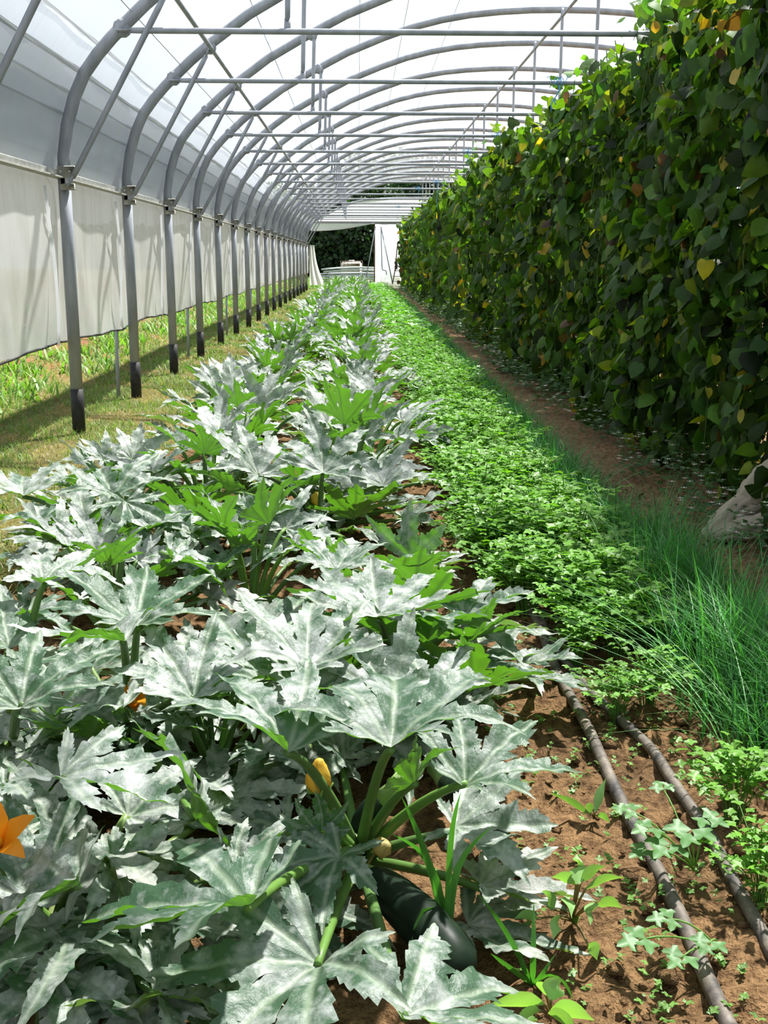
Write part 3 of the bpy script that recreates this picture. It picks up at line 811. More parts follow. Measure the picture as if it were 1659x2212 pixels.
rootC, baseC, crC = hero('C', (690, 1135), 'right row zucchini plant with a closed yellow flower low on its upright stalks', [
    (559, 1026, .36, 500, 905, .40, .0, .8, {}),
    (698, 1022, .36, 690, 905, .42, .0, .72, {}),
    (827, 1050, .30, 862, 968, .34, .0, .8, {}),
    (762, 1055, .28, 764, 992, .34, .0, .8, dict(wide=.6)),
    (652, 1050, .22, 655, 975, .38, .0, .3, {}),
    (764, 1120, .20, 790, 1052, .34, .0, .3, {}),
    (490, 1062, .26, 430, 1005, .36, .0, .4, {}),
    (592, 1118, .28, 512, 1085, .30, .0, .6, {}),
    (728, 1236, .30, 752, 1168, .33, .0, .55, {}),
    (875, 1262, .18, 858, 1185, .32, .0, .3, {}),
    (718, 1246, .20, 600, 1178, .32, .1, .3, {}),
    (850, 1100, .14, 930, 1085, .16, .0, .8, {}),
    (560, 1150, .14, 480, 1140, .14, .0, .7, dict(age=.5)),
    (640, 1190, .20, 560, 1210, .18, .0, .5, {}),
])
# flowers and fruit
flower_bud(rootA, baseA, atz(687, 1712, .22), .056, .019, (.05, -.1, 1))
flower_bud(rootA, baseA, atz(815, 1835, .10), .03, .016, (.5, -.5, .5), (.50, .42, .16))
fruit(rootA, baseA, atz(800, 1895, .075), atz(1010, 2110, .045), .036)
fruit(rootA, baseA, atz(960, 1690, .07), atz(1085, 1815, .05), .030)
fruit(rootA, baseA, atz(830, 1725, .16), atz(775, 1800, .10), .020)
flower_open(rootB, baseB, atz(292, 1530, .22), .05)
flower_open(rootK, baseK, atz(0, 1830, .24), .052, (.2, -.6, .8))
flower_bud(rootC, baseC, atz(684, 1090, .14), .05, .022, (0, -.3, 1), (.75, .58, .10))
print('HLEN', [h for h in HLEN if h[2] > .34 or h[2] < .1])

# plant kinds further back
def proc_plant(name, seed, n, hi, split):
    r_ = np.random.default_rng(seed)
    root = thing(name, 'x', 'zucchini plant', (0, 0, 0), 'zucchini plants')
    crown = np.array([0, 0, .05]); accs = None if split else (Acc(), Acc())
    for i in range(n):
        t = i/(n-1); az = i*2.39996+r_.uniform(-.3, .3)
        rho = .06+.26*t**.8+r_.uniform(-.03, .03); z = .36-.24*t**1.3+r_.uniform(-.04, .04)
        tilt = math.radians(52-62*t+r_.uniform(-14, 14)); L = r_.uniform(.16, .215)*(1 if 0 < t < .95 else .75)
        o = np.array([math.cos(az), math.sin(az), 0])
        P = crown*[1, 1, 0]+o*rho+np.array([0, 0, z]); T = P+L*(o*math.cos(tilt)+np.array([0, 0, math.sin(tilt)]))
        add_leaf(root, np.zeros(3)+np.array([0, 0, 0]), P, T, seed*100+i, roll=r_.uniform(-.35, .35), hi=hi, accs=accs,
                 silver=float(np.clip(r_.normal(.85, .22), .15, 1.1)), age=float(.5*(t > .8)), cup=r_.uniform(.1, .5), droop=r_.uniform(.1, .25), wav=.05)
    if accs:
        f = accs[0].build('foliage', M['zleaf'], root); accs[1].build('leaf_stalks', M['stalk'], root)
    else:
        a = Acc(); tube(a, [(0, 0, -.02), (0, 0, .05), (0, .01, .09)], [.024, .024, .014], 8, (.16, .2, .07)); a.build('crown', M['stalk'], root)
    return root
protos = [proc_plant('zucchini_plant', 60+i, 17, 1, True) for i in range(5)]
protos_far = [proc_plant('zucchini_plant', 80+i, 16, 0, False) for i in range(4)]
used = set()
def place_plant(x, y, label, k):
    near_ = y < 9.5
    pool = protos if near_ else protos_far
    p = pool[k % len(pool)]
    rz = random.uniform(0, 6.28); s = random.uniform(.88, 1.06)
    if p.name not in used:
        used.add(p.name); p.location = (x, y, 0); p.rotation_euler = (0, 0, rz); p.scale = (s,)*3; p['label'] = label
    else: copy_tree(p, (x, y, 0), rz, label, s)
k = 0
for (x, y, s_, lab) in ((-.62, 2.72, .8, 'low zucchini plant of grey leaves filling the gap behind the left flowering plant'), (-.30, 2.95, .8, 'low zucchini plant in the middle of the bed behind the purplish grey plant'),
                        (-.82, 3.75, .85, 'zucchini plant at the bed edge beside the turf, behind the tall stalked plant'), (-.28, 1.98, .62, 'small low zucchini plant between the orange flowered plant and the largest plant')):
    copy_tree(protos[k % 5], (x, y, 0), 1.3*k, lab, s_); k += 1
k = 0
for row, xr in (('left', -.56), ('right', -.03)):
    y = 4.05 if row == 'left' else 4.35
    y = 3.9 if row == 'left' else 4.25
    j = 0
    while y < 38.3:
        q = (y-Y0)/SPC; i0 = int(round(q)); 
        if q < -.75: where = 'well in front of the first post'
        elif abs(q-i0) < .26 and i0 < 19: where = 'level with the %s post' % ORD[max(i0, 0)]
        else:
            f_ = int(math.floor(q))
            where = 'just before the first post' if f_ < 0 else ('between the %s and %s post' % (ORD[min(f_, 18)], ORD[min(f_+1, 19)]))
        place_plant(xr+random.uniform(-.08, .08), y, 'silver zucchini plant in the %s row, %s' % (row, where), k); k += 1
        y += .86 if y > 5.5 else .78
    

# ------------------------------------------------------------------ parsley
def leaflet(acc, base, ax, up, L, col):
    ax = ax/np.linalg.norm(ax); lat = np.cross(ax, up); lat /= np.linalg.norm(lat)+1e-9; n = np.cross(lat, ax)
    P2 = [(0, 0, 0), (.28, .30, .05), (.52, .38, .0), (.42, .62, .06), (.20, .62, .08), (.16, .9, .02), (0, 1.05, -.06), (-.16, .9, .02), (-.20, .62, .08), (-.42, .62, .06), (-.52, .38, .0), (-.28, .30, .05), (0, .5, .0)]
    V = np.array([base+L*(x*lat+y*ax+z*n) for x, y, z in P2])
    T = [(12, i, i+1) for i in range(0, 11)]+[(12, 11, 0)]
    acc.add(V, T, None, col)
def parsley(seed, n, size=1.0, per=5):
    r_ = np.random.default_rng(seed); a = Acc(); st = Acc()
    for i in range(n):
        az = r_.uniform(0, 6.28); lean = r_.uniform(.05, .75); H = r_.uniform(.13, .24)*size
        o = np.array([math.cos(az), math.sin(az), 0]); b0 = o*r_.uniform(0, .03)
        top = b0+o*H*lean+np.array([0, 0, H*(1-.25*lean)])
        g_ = r_.uniform(.7, 1.3); col = np.array((.105, .25, .024))*g_
        tube(st, bez(b0, b0+np.array([0, 0, H*.6]), top, 4), .0016*size, 4, (.12, .28, .05), cap=False)
        for j in range(per):
            if j == 0: c = top; d = o+np.array([0, 0, r_.uniform(-.3, .3)])
            else:
                sd = 1 if j % 2 else -1; sl = .03*((j+1)//2)*size
                c = top-o*sl*.6-np.array([0, 0, sl*.4]); lat = np.array([-o[1], o[0], 0])*sd
                d = lat+o*.5+np.array([0, 0, r_.uniform(-.2, .4)]); c = c+lat*.012*size
            leaflet(a, c, d, np.array([r_.uniform(-.4, .4), r_.uniform(-.4, .4), 1]), r_.uniform(.023, .040)*size, col*r_.uniform(.85, 1.15))
    return a, st
pprotos = []
for i in range(5):
    root = thing('parsley_plant', 'x', 'parsley', (0, 0, 0), 'parsley plants in the dense bed')
    a, st = parsley(300+i, 36); a.build('leaves', M['herb'], root); st.build('stems', M['herb'], root)
    pprotos.append(root)
BUSH = 'bushy bright green parsley plant in the dense bed right of the zucchini'
pu = set(); cnt = 0
def place_parsley(x, y, s, label, i):
    p = pprotos[i % 5]; rz = random.uniform(0, 6.28)
    if p.name not in pu:
        pu.add(p.name); p.location = (x, y, 0); p.rotation_euler = (0, 0, rz); p.scale = (s,)*3; p['label'] = label
    else: copy_tree(p, (x, y, 0), rz, label, s)
y = 2.75
while y < 13.5:
    for xr in (.44, .58, .72):
        if y < 3.0 and xr < .5: continue
        place_parsley(xr+random.uniform(-.05, .05), y+random.uniform(-.06, .06), random.uniform(.85, 1.15), BUSH, cnt); cnt += 1
    y += .145 if y < 7 else .19
# loose plants in the foreground, each in its own spot
a_ = [(1330, 1420, .75, 'sparse parsley plant standing alone by the dark grass, before the dense bed'),
      (1240, 1440, .65, 'small pale parsley plant right over the forked hoses'),
      (1400, 1530, .7, 'low parsley plant in the shade beside the long dark grass'),
      (1330, 1560, .6, 'little yellowish parsley plant between the two hoses'),
      (1250, 1250, .8, 'parsley plant at the front corner of the dense bed, over the hose end'),
      (1320, 1300, .8, 'parsley plant with large whitish leaves at the front edge of the bed'),
      (1590, 1780, .7, 'parsley plant at the right picture edge under arching grass'),
      (1640, 1960, .6, 'parsley plant low at the right picture edge below the second hose')]
for i, (px, py, s, l) in enumerate(a_):
    p = atz(px, py, 0); place_parsley(p[0], p[1], s, l, cnt); cnt += 1
# large-leaved parsley with few long stalks
def sparse_parsley(px, py, spots, label):
    b = atz(px, py, 0); root = thing('parsley_plant', label, 'parsley', tuple(b)); st = Acc()
    for (qx, qy, z, s) in spots:
        c = atz(qx, qy, z); a = Acc()
        tube(st, bez(b, b*.5+c*.5+np.array([0, 0, .03]), c, 6), .0016, 5, (.16, .3, .07))
        o = c-b; o[2] = 0; o = o/(np.linalg.norm(o)+1e-6); lat = np.array([-o[1], o[0], 0])
        for d, sh_ in ((o, 0), (lat+.4*o, .3), (-lat+.4*o, .3)):
            leaflet(a, c-o*s*sh_, d, np.array([.1, -.3, 1]), s, np.array((.085, .20, .06)))
        a.build('leaf', M['herb'], root, shift=b)
    st.build('stems', M['herb'], root, shift=b)
sparse_parsley(1500, 1880, [(1400, 1790, .10, .032), (1430, 1700, .09, .026), (1490, 1800, .10, .045), (1440, 1830, .09, .04), (1530, 1770, .10, .035), (1390, 1840, .07, .03), (1360, 1750, .09, .03)], 'sparse parsley plant with pale leaves spread over both hoses')
sparse_parsley(1560, 2060, [(1440, 1985, .06, .03), (1380, 2030, .06, .035), (1470, 2070, .05, .03), (1530, 2040, .05, .03)], 'small parsley plant with drooping bluish leaves across the near hose')
# far part of the bed
pa = Acc(); r_ = np.random.default_rng(9)
for y in np.arange(13.5, 38.5, .20):
    for xr in (.42, .55, .68, .8):
        for i in range(7):
            c = np.array([xr+r_.normal(0, .06), y+r_.normal(0, .1), r_.uniform(.07, .23)]); az = r_.uniform(0, 6.28)
            leaflet(pa, c, np.array([math.cos(az), math.sin(az), r_.uniform(-.3, .4)]), np.array([r_.uniform(-.5, .5), r_.uniform(-.5, .5), 1]), r_.uniform(.06, .10), np.array((.095, .25, .03))*r_.uniform(.7, 1.3))
tag(pa.build('parsley_bed', M['herb']), 'far stretch of the green parsley bed running to the end wall', 'parsley', kind='stuff')

# ------------------------------------------------------------------ blades
def blades(acc, P, H, W, lean, az, col, seg=3):
    """P (n,3) roots; curved tapering blades, seg quads each"""
    n = len(P); d = np.stack([np.cos(az), np.sin(az), np.zeros(n)], -1); s = np.stack([-np.sin(az), np.cos(az), np.zeros(n)], -1)
    rows = []
    for k in range(seg+1):
        t = k/seg
        c = P+d*(lean*H*t**1.8)[:, None]+np.array([0, 0, 1.0])*(H*(t-.35*np.clip(lean, 0, 1)*t**2))[:, None]
        wd = (W*(1-t)**.7 if k < seg else W*.04)[:, None]*.5
        rows += [c-s*wd, c+s*wd]
    V = np.stack(rows, 1).reshape(-1, 3); m_ = 2*(seg+1)
    b = (np.arange(n)*m_)[:, None]
    Q = np.concatenate([b+np.array([[2*k, 2*k+1, 2*k+3, 2*k+2]]) for k in range(seg)])
    acc.add(V, None, Q, np.repeat(col, m_, 0))
def cols(n, base, var, r_): return np.array(base)[None]*(1+r_.normal(0, var, (n, 1)))*(1+r_.normal(0, .08, (n, 3)))
# turf along the posts
r_ = np.random.default_rng(21); ta = Acc()
def turf(n, x0, x1, y0, y1, h, wd, power=1.0):
    u = r_.uniform(0, 1, n)**power; y = y0+(y1-y0)*u; x = r_.uniform(x0, x1, n)
    straw = (hnoise(x*3.0, y*2.0)+.35*np.clip(1-np.abs(x+1.3)/.5, 0, 1)*2 > .75)
    keep = r_.uniform(0, 1, n) < np.where(straw, .75, 1); x, y, straw = x[keep], y[keep], straw[keep]; m_ = len(x)
    c = cols(m_, (.125, .21, .035), .25, r_); c[straw] = cols(int(straw.sum()), (.30, .22, .09), .2, r_)
    mixm = r_.uniform(0, 1, m_) < .12; c[mixm] = cols(int(mixm.sum()), (.27, .25, .10), .2, r_)
    blades(ta, np.stack([x, y, ground_z(x, y)-.005], -1), r_.uniform(.5, 1.2, m_)*h*np.where(straw, .7, 1), r_.uniform(.6, 1.2, m_)*wd, r_.uniform(.2, 1.4, m_), r_.uniform(0, 6.28, m_), c, 2)
turf(26000, -2.5, -1.0, 2.8, 9, .055, .005)
turf(20000, -2.8, -1.0, 9, 18, .06, .009)
turf(14000, -2.8, -.95, 18, 39, .07, .014)
tag(ta.build('turf', M['grass']), 'short yellow green turf with dry patches along the posts', 'grass', kind='stuff')
# rough weeds on the bank outside
wa = Acc(); n = 9000
y = 4+33*r_.uniform(0, 1, n)**1.3; x = -2.15-r_.gamma(2.0, .45, n); pat = hnoise(x*2.1, y*1.3) < .35; x, y = x[pat], y[pat]; n = len(x)
blades(wa, np.stack([x, y, ground_z(x, y)], -1), r_.uniform(.08, .24, n), r_.uniform(.012, .03, n), r_.uniform(.3, 1.3, n), r_.uniform(0, 6.28, n), cols(n, (.13, .25, .04), .3, r_), 2)
tag(wa.build('bank_weeds', M['grass']), 'leafy weeds on the sunlit bank outside below the curtain', 'weeds', kind='stuff')
# long fine grass strip in the shade of the beans
ga = Acc()
def strip(n, y0, y1, x0, x1, h, wd, p=1.0):
    y = y0+(y1-y0)*r_.uniform(0, 1, n)**p; x = np.clip(r_.normal((x0+x1)/2, (x1-x0)/3.2, n), x0-.05, x1+.05)
    clump = .6+.4*np.clip(hnoise(x*6, y*4)+.5, 0, 1)
    blades(ga, np.stack([x, y, np.full(n, -.005)], -1), r_.uniform(.5, 1.15, n)*h*clump, r_.uniform(.7, 1.2, n)*wd, r_.uniform(.15, 1.0, n)**1.0, r_.uniform(0, 6.28, n), cols(n, (.065, .235, .06), .28, r_), 4)
strip(4200, 2.0, 3.6, .78, 1.04, .34, .0048)
strip(5600, 3.6, 7, .80, .98, .25, .0055)
strip(6000, 7, 15, .84, 1.02, .22, .008)
strip(5000, 15, 38.5, .84, 1.10, .20, .014)
# long loose blades flopping towards the hoses
n = 110; y = 2.0+2.2*r_.uniform(0, 1, n)**1.5; x = r_.normal(.80, .05, n)
blades(ga, np.stack([x, y, np.full(n, -.005)], -1), r_.uniform(.25, .42, n), r_.uniform(.003, .005, n), r_.uniform(.7, 1.5, n), r_.normal(PI, .8, n), cols(n, (.09, .26, .07), .2, r_), 6)
tag(ga.build('fine_grass', M['grass']), 'strip of long fine dark green grass between parsley and bare path', 'grass', kind='stuff')
# small weeds with tiny white flowers along the foot of the beans
wa = Acc(); fl = Acc(); n = 9000
y = 3.2+35*r_.uniform(0, 1, n)**1.9; x = 1.27+.42*r_.uniform(0, 1, n)**.8+.10*hnoise(y*2.2, y*.7)*.5
for i in range(n):
    h = r_.uniform(.02, .10+.35*max(x[i]-1.3, 0))*(1 if y[i] < 12 else 1.6); az = r_.uniform(0, 6.28); sz = r_.uniform(.018, .036)*(1 if y[i] < 8 else 1.8)
    leaflet(wa, np.array([x[i], y[i], h]), np.array([math.cos(az), math.sin(az), r_.uniform(-.2, .5)]), np.array([0, -.2, 1]), sz, np.array((.06, .13, .045))*r_.uniform(.6, 1.4))
    if r_.uniform() < .12 and y[i] < 14:
        c = np.array([x[i]-.02, y[i], h+.04]); q = .007*(1+y[i]/9)
        for a0 in range(0, 5):
            e = np.array([math.cos(a0*1.257), math.sin(a0*1.257), .3])*q; f_ = np.array([-e[1], e[0], 0])*.4
            fl.add([c, c+e-f_, c+e*1.3, c+e+f_], None, [(0, 1, 2, 3)], (.78, .78, .74))
wo_ = thing('chickweed_patch', 'low chickweed with tiny white flowers along the foot of the beans', 'weeds', (1.38, 5, 0))
wo_['kind'] = 'stuff'
wa.build('leaves', M['herb'], wo_, shift=(1.38, 5, 0)); fl.build('flowers', M['petal'], wo_, shift=(1.38, 5, 0))
# seedlings dotted over the bare soil
sa = Acc(); n = 420
for i in range(n):
    p = np.array([r_.uniform(.22, .78), 1.2+2.6*r_.uniform()**1.2, .0])
    for k in range(r_.integers(2, 6)):
        az = r_.uniform(0, 6.28); leaflet(sa, p+np.array([0, 0, r_.uniform(.004, .025)]), np.array([math.cos(az), math.sin(az), .4]), np.array([0, 0, 1.0]), r_.uniform(.006, .016), np.array((.12, .24, .05))*r_.uniform(.7, 1.3))
tag(sa.build('seedlings', M['herb']), 'tiny weed seedlings dotted over the bare soil', 'weeds', kind='stuff')
# clods
ca = Acc(); n = 900
ico = np.array([(0, 0, 1), (.89, 0, .45), (.28, .85, .45), (-.72, .53, .45), (-.72, -.53, .45), (.28, -.85, .45), (0, 0, -.6)])
itri = [(0, 1, 2), (0, 2, 3), (0, 3, 4), (0, 4, 5), (0, 5, 1), (6, 2, 1), (6, 3, 2), (6, 4, 3), (6, 5, 4), (6, 1, 5)]
for i in range(n):
    s = r_.gamma(1.5, .004)+.003; p = np.array([r_.uniform(.18, 1.25), 1.2+4*r_.uniform()**1.4, s*.2])
    ca.add(p+ico*s*r_.uniform(.7, 1.3, (7, 1))*[1, 1, .7], itri, None, SOIL*r_.uniform(.7, 1.3))
tag(ca.build('soil_clods', M['soil']), 'crumbs of brown soil scattered over the bare bed', 'soil', kind='stuff')

# ------------------------------------------------------------------ hoses
def hose(pxs, r, label, extra=()):
    pts = [atz(x, y, .012) for x, y in pxs]+[np.array(e) for e in extra]
    pts = np.array(pts); s = np.arange(len(pts)); q = np.linspace(0, len(pts)-1, len(pts)*6)
    P = np.stack([np.interp(q, s, pts[:, i]) for i in range(3)], -1)
    for _ in range(3): P[1:-1] = (P[:-2]+2*P[1:-1]+P[2:])/4
    P[:, 0] += .004*np.sin(P[:, 1]*9); P[:, 2] = r*.9+.003*np.sin(P[:, 1]*7)
    a = Acc(); tube(a, P, r, 10); tag(a.build('drip_hose', M['hose']), label, 'hose', 'irrigation hoses')
hose([(1590, 2240), (1500, 2050), (1400, 1840), (1320, 1680), (1230, 1500), (1180, 1390), (1150, 1330), (1095, 1245)], .0125, 'black dusty hose running from the bottom edge past the bare soil', [(.462, 4.5, .012), (.47, 8, .012), (.46, 14, .012)])
hose([(1690, 2090), (1659, 2040), (1580, 1900), (1530, 1790), (1465, 1700), (1410, 1620), (1300, 1520), (1190, 1385), (1158, 1325)], .0115, 'second thinner hose from the right edge joining the first among the parsley', [(.495, 4.4, .012), (.505, 8, .012), (.5, 14, .012)])

# ------------------------------------------------------------------ foreground weeds
def strap(acc, pts, wd, col, n=8, prof=(.45, .75, .95, 1, .95, .8, .5, .05)):
    pts = np.array(pts, float); t = np.linspace(0, 1, len(pts)); q = np.linspace(0, 1, n)
    P = np.stack([np.interp(q, t, pts[:, i]) for i in range(3)], -1)
    for _ in range(2): P[1:-1] = (P[:-2]+2*P[1:-1]+P[2:])/4
    d = np.gradient(P, axis=0); s = np.cross(d, np.array([.15, 1.0, .35])); s /= np.linalg.norm(s, axis=1)[:, None]+1e-9
    nn = np.cross(s, d/np.linalg.norm(d, axis=1)[:, None])
    w_ = (np.interp(np.linspace(0, 1, n), np.linspace(0, 1, 8), prof)*wd)[:, None]
    grid(acc, np.stack([P-s*w_+nn*w_*.25, P, P+s*w_+nn*w_*.25], 1), col)
GC = (.07, .22, .035)
gb = atz(962, 2075, 0); root = thing('grass_tuft', 'tall broad bladed grass tuft rising beside the big dark fruit', 'grass', tuple(gb))
def tuft(root, b, specs, wd):
    for sp in specs:
        pts = [b]+[atz(x, y, z) for x, y, z in sp]
        a = Acc(); strap(a, pts, wd*random.uniform(.8, 1.1), np.array(GC)*random.uniform(.8, 1.3)); a.build('blade', M['grass'], root, shift=b)
def tuftY(root, b, specs, wd):
    for k_, sp in enumerate(specs):
        pts = [b]+[atY(x, y, b[1]+dy) for x, y, dy in sp]
        a = Acc(); strap(a, pts, wd*random.uniform(.8, 1.1), np.array(GC)*random.uniform(.8, 1.3)); a.build('blade', M['grass'], root, shift=b)
tuftY(root, gb, [[(955, 1950, .01), (905, 1800, .02), (868, 1722, .03)], [(968, 1940, 0), (972, 1790, 0), (995, 1712, -.02)], [(975, 1930, .01), (990, 1850, .02), (1062, 1785, .03)],
                [(950, 1970, -.01), (925, 1945, -.03), (893, 1990, -.05), (882, 2130, -.07)], [(960, 1930, .02), (915, 1830, .03), (840, 1800, .04)], [(985, 2000, .01), (998, 1990, 0), (1000, 2050, -.03), (985, 2120, -.04)], [(970, 2000, .0), (985, 1900, .0)], [(955, 2000, 0), (935, 1900, .0)]], .0055)
gb = atz(1150, 2130, 0); root = thing('grass_tuft', 'bright grass tuft with an upright blade at the bottom of the bed', 'grass', tuple(gb))
tuft(root, gb, [[(1152, 2080, .05), (1153, 1950, .12)], [(1120, 2060, .06), (1080, 1990, .1), (1030, 1928, .13)], [(1130, 2090, .04), (1110, 2030, .07)], [(1125, 2110, .04), (1085, 2080, .06), (1060, 2060, .07)], [(1180, 2100, .04), (1220, 2115, .05), (1238, 2160, .02)], [(1170, 2110, .04), (1200, 2060, .06)]], .0045)
def lance_plant(px, py, label, leaves, col=(.20, .36, .12), wd=.012):
    b = atz(px, py, 0); root = thing('broadleaf_weed', label, 'weed', tuple(b), 'broadleaf weeds')
    st = Acc()
    for (x0, y0, z0, x1, y1, z1) in leaves:
        p = atz(x0, y0, z0); q = atz(x1, y1, z1)
        tube(st, bez(b, b*.5+p*.5+np.array([0, 0, .01]), p, 4), .0018, 5, (.22, .18, .08))
        a = Acc(); mid = (p+q)/2+np.array([0, 0, .006])
        strap(a, [p, mid, q], wd*random.uniform(.85, 1.15), np.array(col)*random.uniform(.85, 1.2), 12, (.15, .6, .95, 1, .82, .52, .22, .01)); a.build('leaf', M['herb'], root, shift=b)
    st.build('stem', M['herb'], root, shift=b)
lance_plant(1235, 1990, 'pale green lance leaved weed over the tip of the grey leaf', [(1250, 1910, .13, 1245, 1845, .15), (1255, 1905, .13, 1310, 1870, .15), (1245, 1910, .12, 1190, 1895, .13), (1265, 1920, .12, 1350, 1895, .12), (1195, 1965, .09, 1170, 1925, .1), (1280, 1950, .09, 1275, 2000, .08), (1210, 1980, .08, 1195, 2030, .06), (1270, 2040, .05, 1290, 2075, .03), (1160, 1985, .06, 1110, 1985, .06), (1290, 1955, .08, 1345, 1962, .07), (1220, 1940, .1, 1235, 1985, .1)])
lance_plant(1190, 2205, 'largest pale lance leaved weed at the bottom edge of the picture', [(1175, 2170, .06, 1045, 2175, .07), (1190, 2160, .07, 1215, 2115, .09), (1190, 2185, .06, 1285, 2205, .06), (1165, 2185, .05, 1110, 2225, .04), (1185, 2190, .06, 1250, 2240, .05), (1180, 2150, .06, 1200, 2140, .08)], wd=.019, col=(.22, .38, .14))
lance_plant(1282, 1768, 'rosette weed with toothed leaves on the bare soil beside the hose', [(1275, 1760, .02, 1185, 1712, .05), (1285, 1755, .03, 1310, 1680, .08), (1290, 1762, .02, 1318, 1778, .01), (1276, 1756, .02, 1268, 1735, .04)], col=(.15, .29, .10), wd=.008)
lance_plant(330, 2195, 'small bright green clover-like weed at the bottom left', [(318, 2180, .03, 300, 2150, .04), (335, 2180, .03, 340, 2140, .05), (345, 2185, .03, 375, 2160, .04), (335, 2190, .03, 350, 2215, .03), (320, 2190, .03, 290, 2200, .03)], col=(.10, .34, .03), wd=.012)
lance_plant(118, 1830, 'bright yellow green weed behind the open orange flower', [(105, 1740, .12, 60, 1750, .14), (110, 1735, .12, 130, 1700, .14), (100, 1760, .1, 40, 1770, .1), (125, 1750, .1, 160, 1745, .1)], col=(.13, .40, .03), wd=.014)

# ------------------------------------------------------------------ crumpled fleece at the right edge
def sheet_blob(acc, pts, rad, seed, n=28):
    pts = np.array(pts, float); t = np.linspace(0, 1, len(pts)); q = np.linspace(0, 1, 34)
    P = np.stack([np.interp(q, t, pts[:, i]) for i in range(3)], -1); R = np.interp(q, t, rad)
    for _ in range(3): P[1:-1] = (P[:-2]+2*P[1:-1]+P[2:])/4
    d = np.gradient(P, axis=0); d /= np.linalg.norm(d, axis=1)[:, None]; u = np.cross(d, (0, 0, 1.0)); u /= np.linalg.norm(u, axis=1)[:, None]; v = np.cross(u, d)
    rr = np.random.default_rng(seed); ph = rr.uniform(0, 6.28, 3); rows = []
    for i in range(len(P)):
        a_ = np.linspace(0, 2*PI, n)
        f = 1+.14*np.sin(5*a_+ph[0]+q[i]*3)+.13*np.sin(9*a_+ph[1]-q[i]*5)+.05*np.sin(14*a_+ph[2]+q[i]*9)+.06*np.sin(q[i]*25+a_*2)
        rows.append(P[i]+R[i]*f[:, None]*(np.cos(a_)[:, None]*u[i]+np.sin(a_)[:, None]*v[i]))
    rows[0] = rows[0]*.2+P[0]*.8; rows[-1] = rows[-1]*.2+P[-1]*.8
    A_ = np.array(rows); A_[..., 2] = np.maximum(A_[..., 2], .004); grid(acc, A_)
a = Acc()
s0 = atz(1525, 1150, .03)+np.array([-.02, -.05, 0])
sheet_blob(a, [s0, s0+np.array([.05, .03, .01]), s0+np.array([.14, .12, .06]), s0+np.array([.28, .16, .10]), s0+np.array([.6, .2, .12])], [.02, .035, .05, .055, .06], 4)
sheet_blob(a, [s0+np.array([.03, -.01, 0]), s0+np.array([.12, .02, .01]), s0+np.array([.25, .03, .04]), s0+np.array([.5, .08, .06])], [.02, .033, .045, .05], 7)
sheet_blob(a, [s0+np.array([.17, .13, .06]), s0+np.array([.22, .15, .11]), s0+np.array([.30, .17, .17]), s0+np.array([.58, .2, .25])], [.03, .06, .075, .085], 9)
tag(a.build('garden_fleece', M['fleece']), 'crumpled beige fleece sheet heaped against the beans at the right edge', 'cloth')

# ------------------------------------------------------------------ climbing beans
r_ = np.random.default_rng(77)
HEART = np.array([(0, 0), (.30, -.10), (.48, .12), (.46, .42), (.26, .78), (0, 1.08), (-.26, .78), (-.46, .42), (-.48, .12), (-.30, -.10), (0, .30), (0, .65)])
HT = np.array([(0, 1, 10), (1, 2, 10), (2, 3, 10), (3, 11, 10), (3, 4, 11), (4, 5, 11), (5, 6, 11), (6, 7, 11), (7, 10, 11), (7, 8, 10), (8, 9, 10), (9, 0, 10)])
def bean_leaves(acc, P, ax, nrm, L, col, fold=.25):
    n = len(P); ax = ax/np.linalg.norm(ax, axis=1)[:, None]
    lat = np.cross(ax, nrm); lat /= np.linalg.norm(lat, axis=1)[:, None]+1e-9; nn = np.cross(lat, ax)
    z = np.abs(HEART[:, 0])*-fold-.22*HEART[:, 1]**2
    zz = z[None]*(1+r_.normal(0, .8, (n, 1)))+r_.normal(0, .35, (n, 1))*(HEART[:, 0]*HEART[:, 1])[None]
    V = P[:, None]+L[:, None, None]*(HEART[None, :, :1]*lat[:, None]+HEART[None, :, 1:]*ax[:, None]+zz[..., None]*nn[:, None])
    k = len(HEART); T = (np.arange(n)*k)[:, None, None]+HT[None]
    acc.add(V.reshape(-1, 3), T.reshape(-1, 3), None, np.repeat(col, k, 0))
def hedge_top(y): return 2.16+.06*np.sin(y*2.3)+.05*np.sin(y*5.1+1)
def face_x(y, z): return 1.45+.06*np.sin(y*1.7+z*2)+.06*np.sin(y*4.3-z*3)+.04*np.sin(y*9.1+z*7)-.05*np.clip((z-1.2), -.5, .6)*.5
ba = Acc()
def beans(n, y0, y1, size, p=1.0):
    y = y0+(y1-y0)*r_.uniform(0, 1, n)**p
    z = .05+(hedge_top(y)-.02)*r_.beta(1.1, 1.0, n)
    dx = r_.gamma(1.3, .12, n); x = face_x(y, z)+np.clip(dx, 0, .62)
    top = z > hedge_top(y)-.12
    x = np.where(top, x+r_.uniform(0, .3, n), x)
    P = np.stack([x, y, z], -1)
    ax = np.stack([r_.normal(-.25, .35, n), r_.normal(0, .45, n), -.8+r_.normal(0, .5, n)+.8*top], -1)
    nrm = np.stack([r_.normal(-.75, .6, n), r_.normal(-.2, .7, n), r_.normal(.5, .6, n)], -1)
    c = cols(n, (.034, .082, .013), .38, r_)
    u = r_.uniform(0, 1, n)
    c[u < .24] = cols(int((u < .24).sum()), (.085, .18, .025), .3, r_)
    c[u < .06] = cols(int((u < .06).sum()), (.19, .24, .03), .25, r_)
    yl = u > .983; c[yl] = cols(int(yl.sum()), (.32, .26, .03), .25, r_)
    br = (u > .972) & ~yl; c[br] = cols(int(br.sum()), (.10, .06, .03), .3, r_)
    bean_leaves(ba, P, ax, nrm, r_.uniform(.6, 1.2, n)*size, c)
beans(1500, .3, 3.0, .10)
beans(8500, 3.0, 7.5, .082)
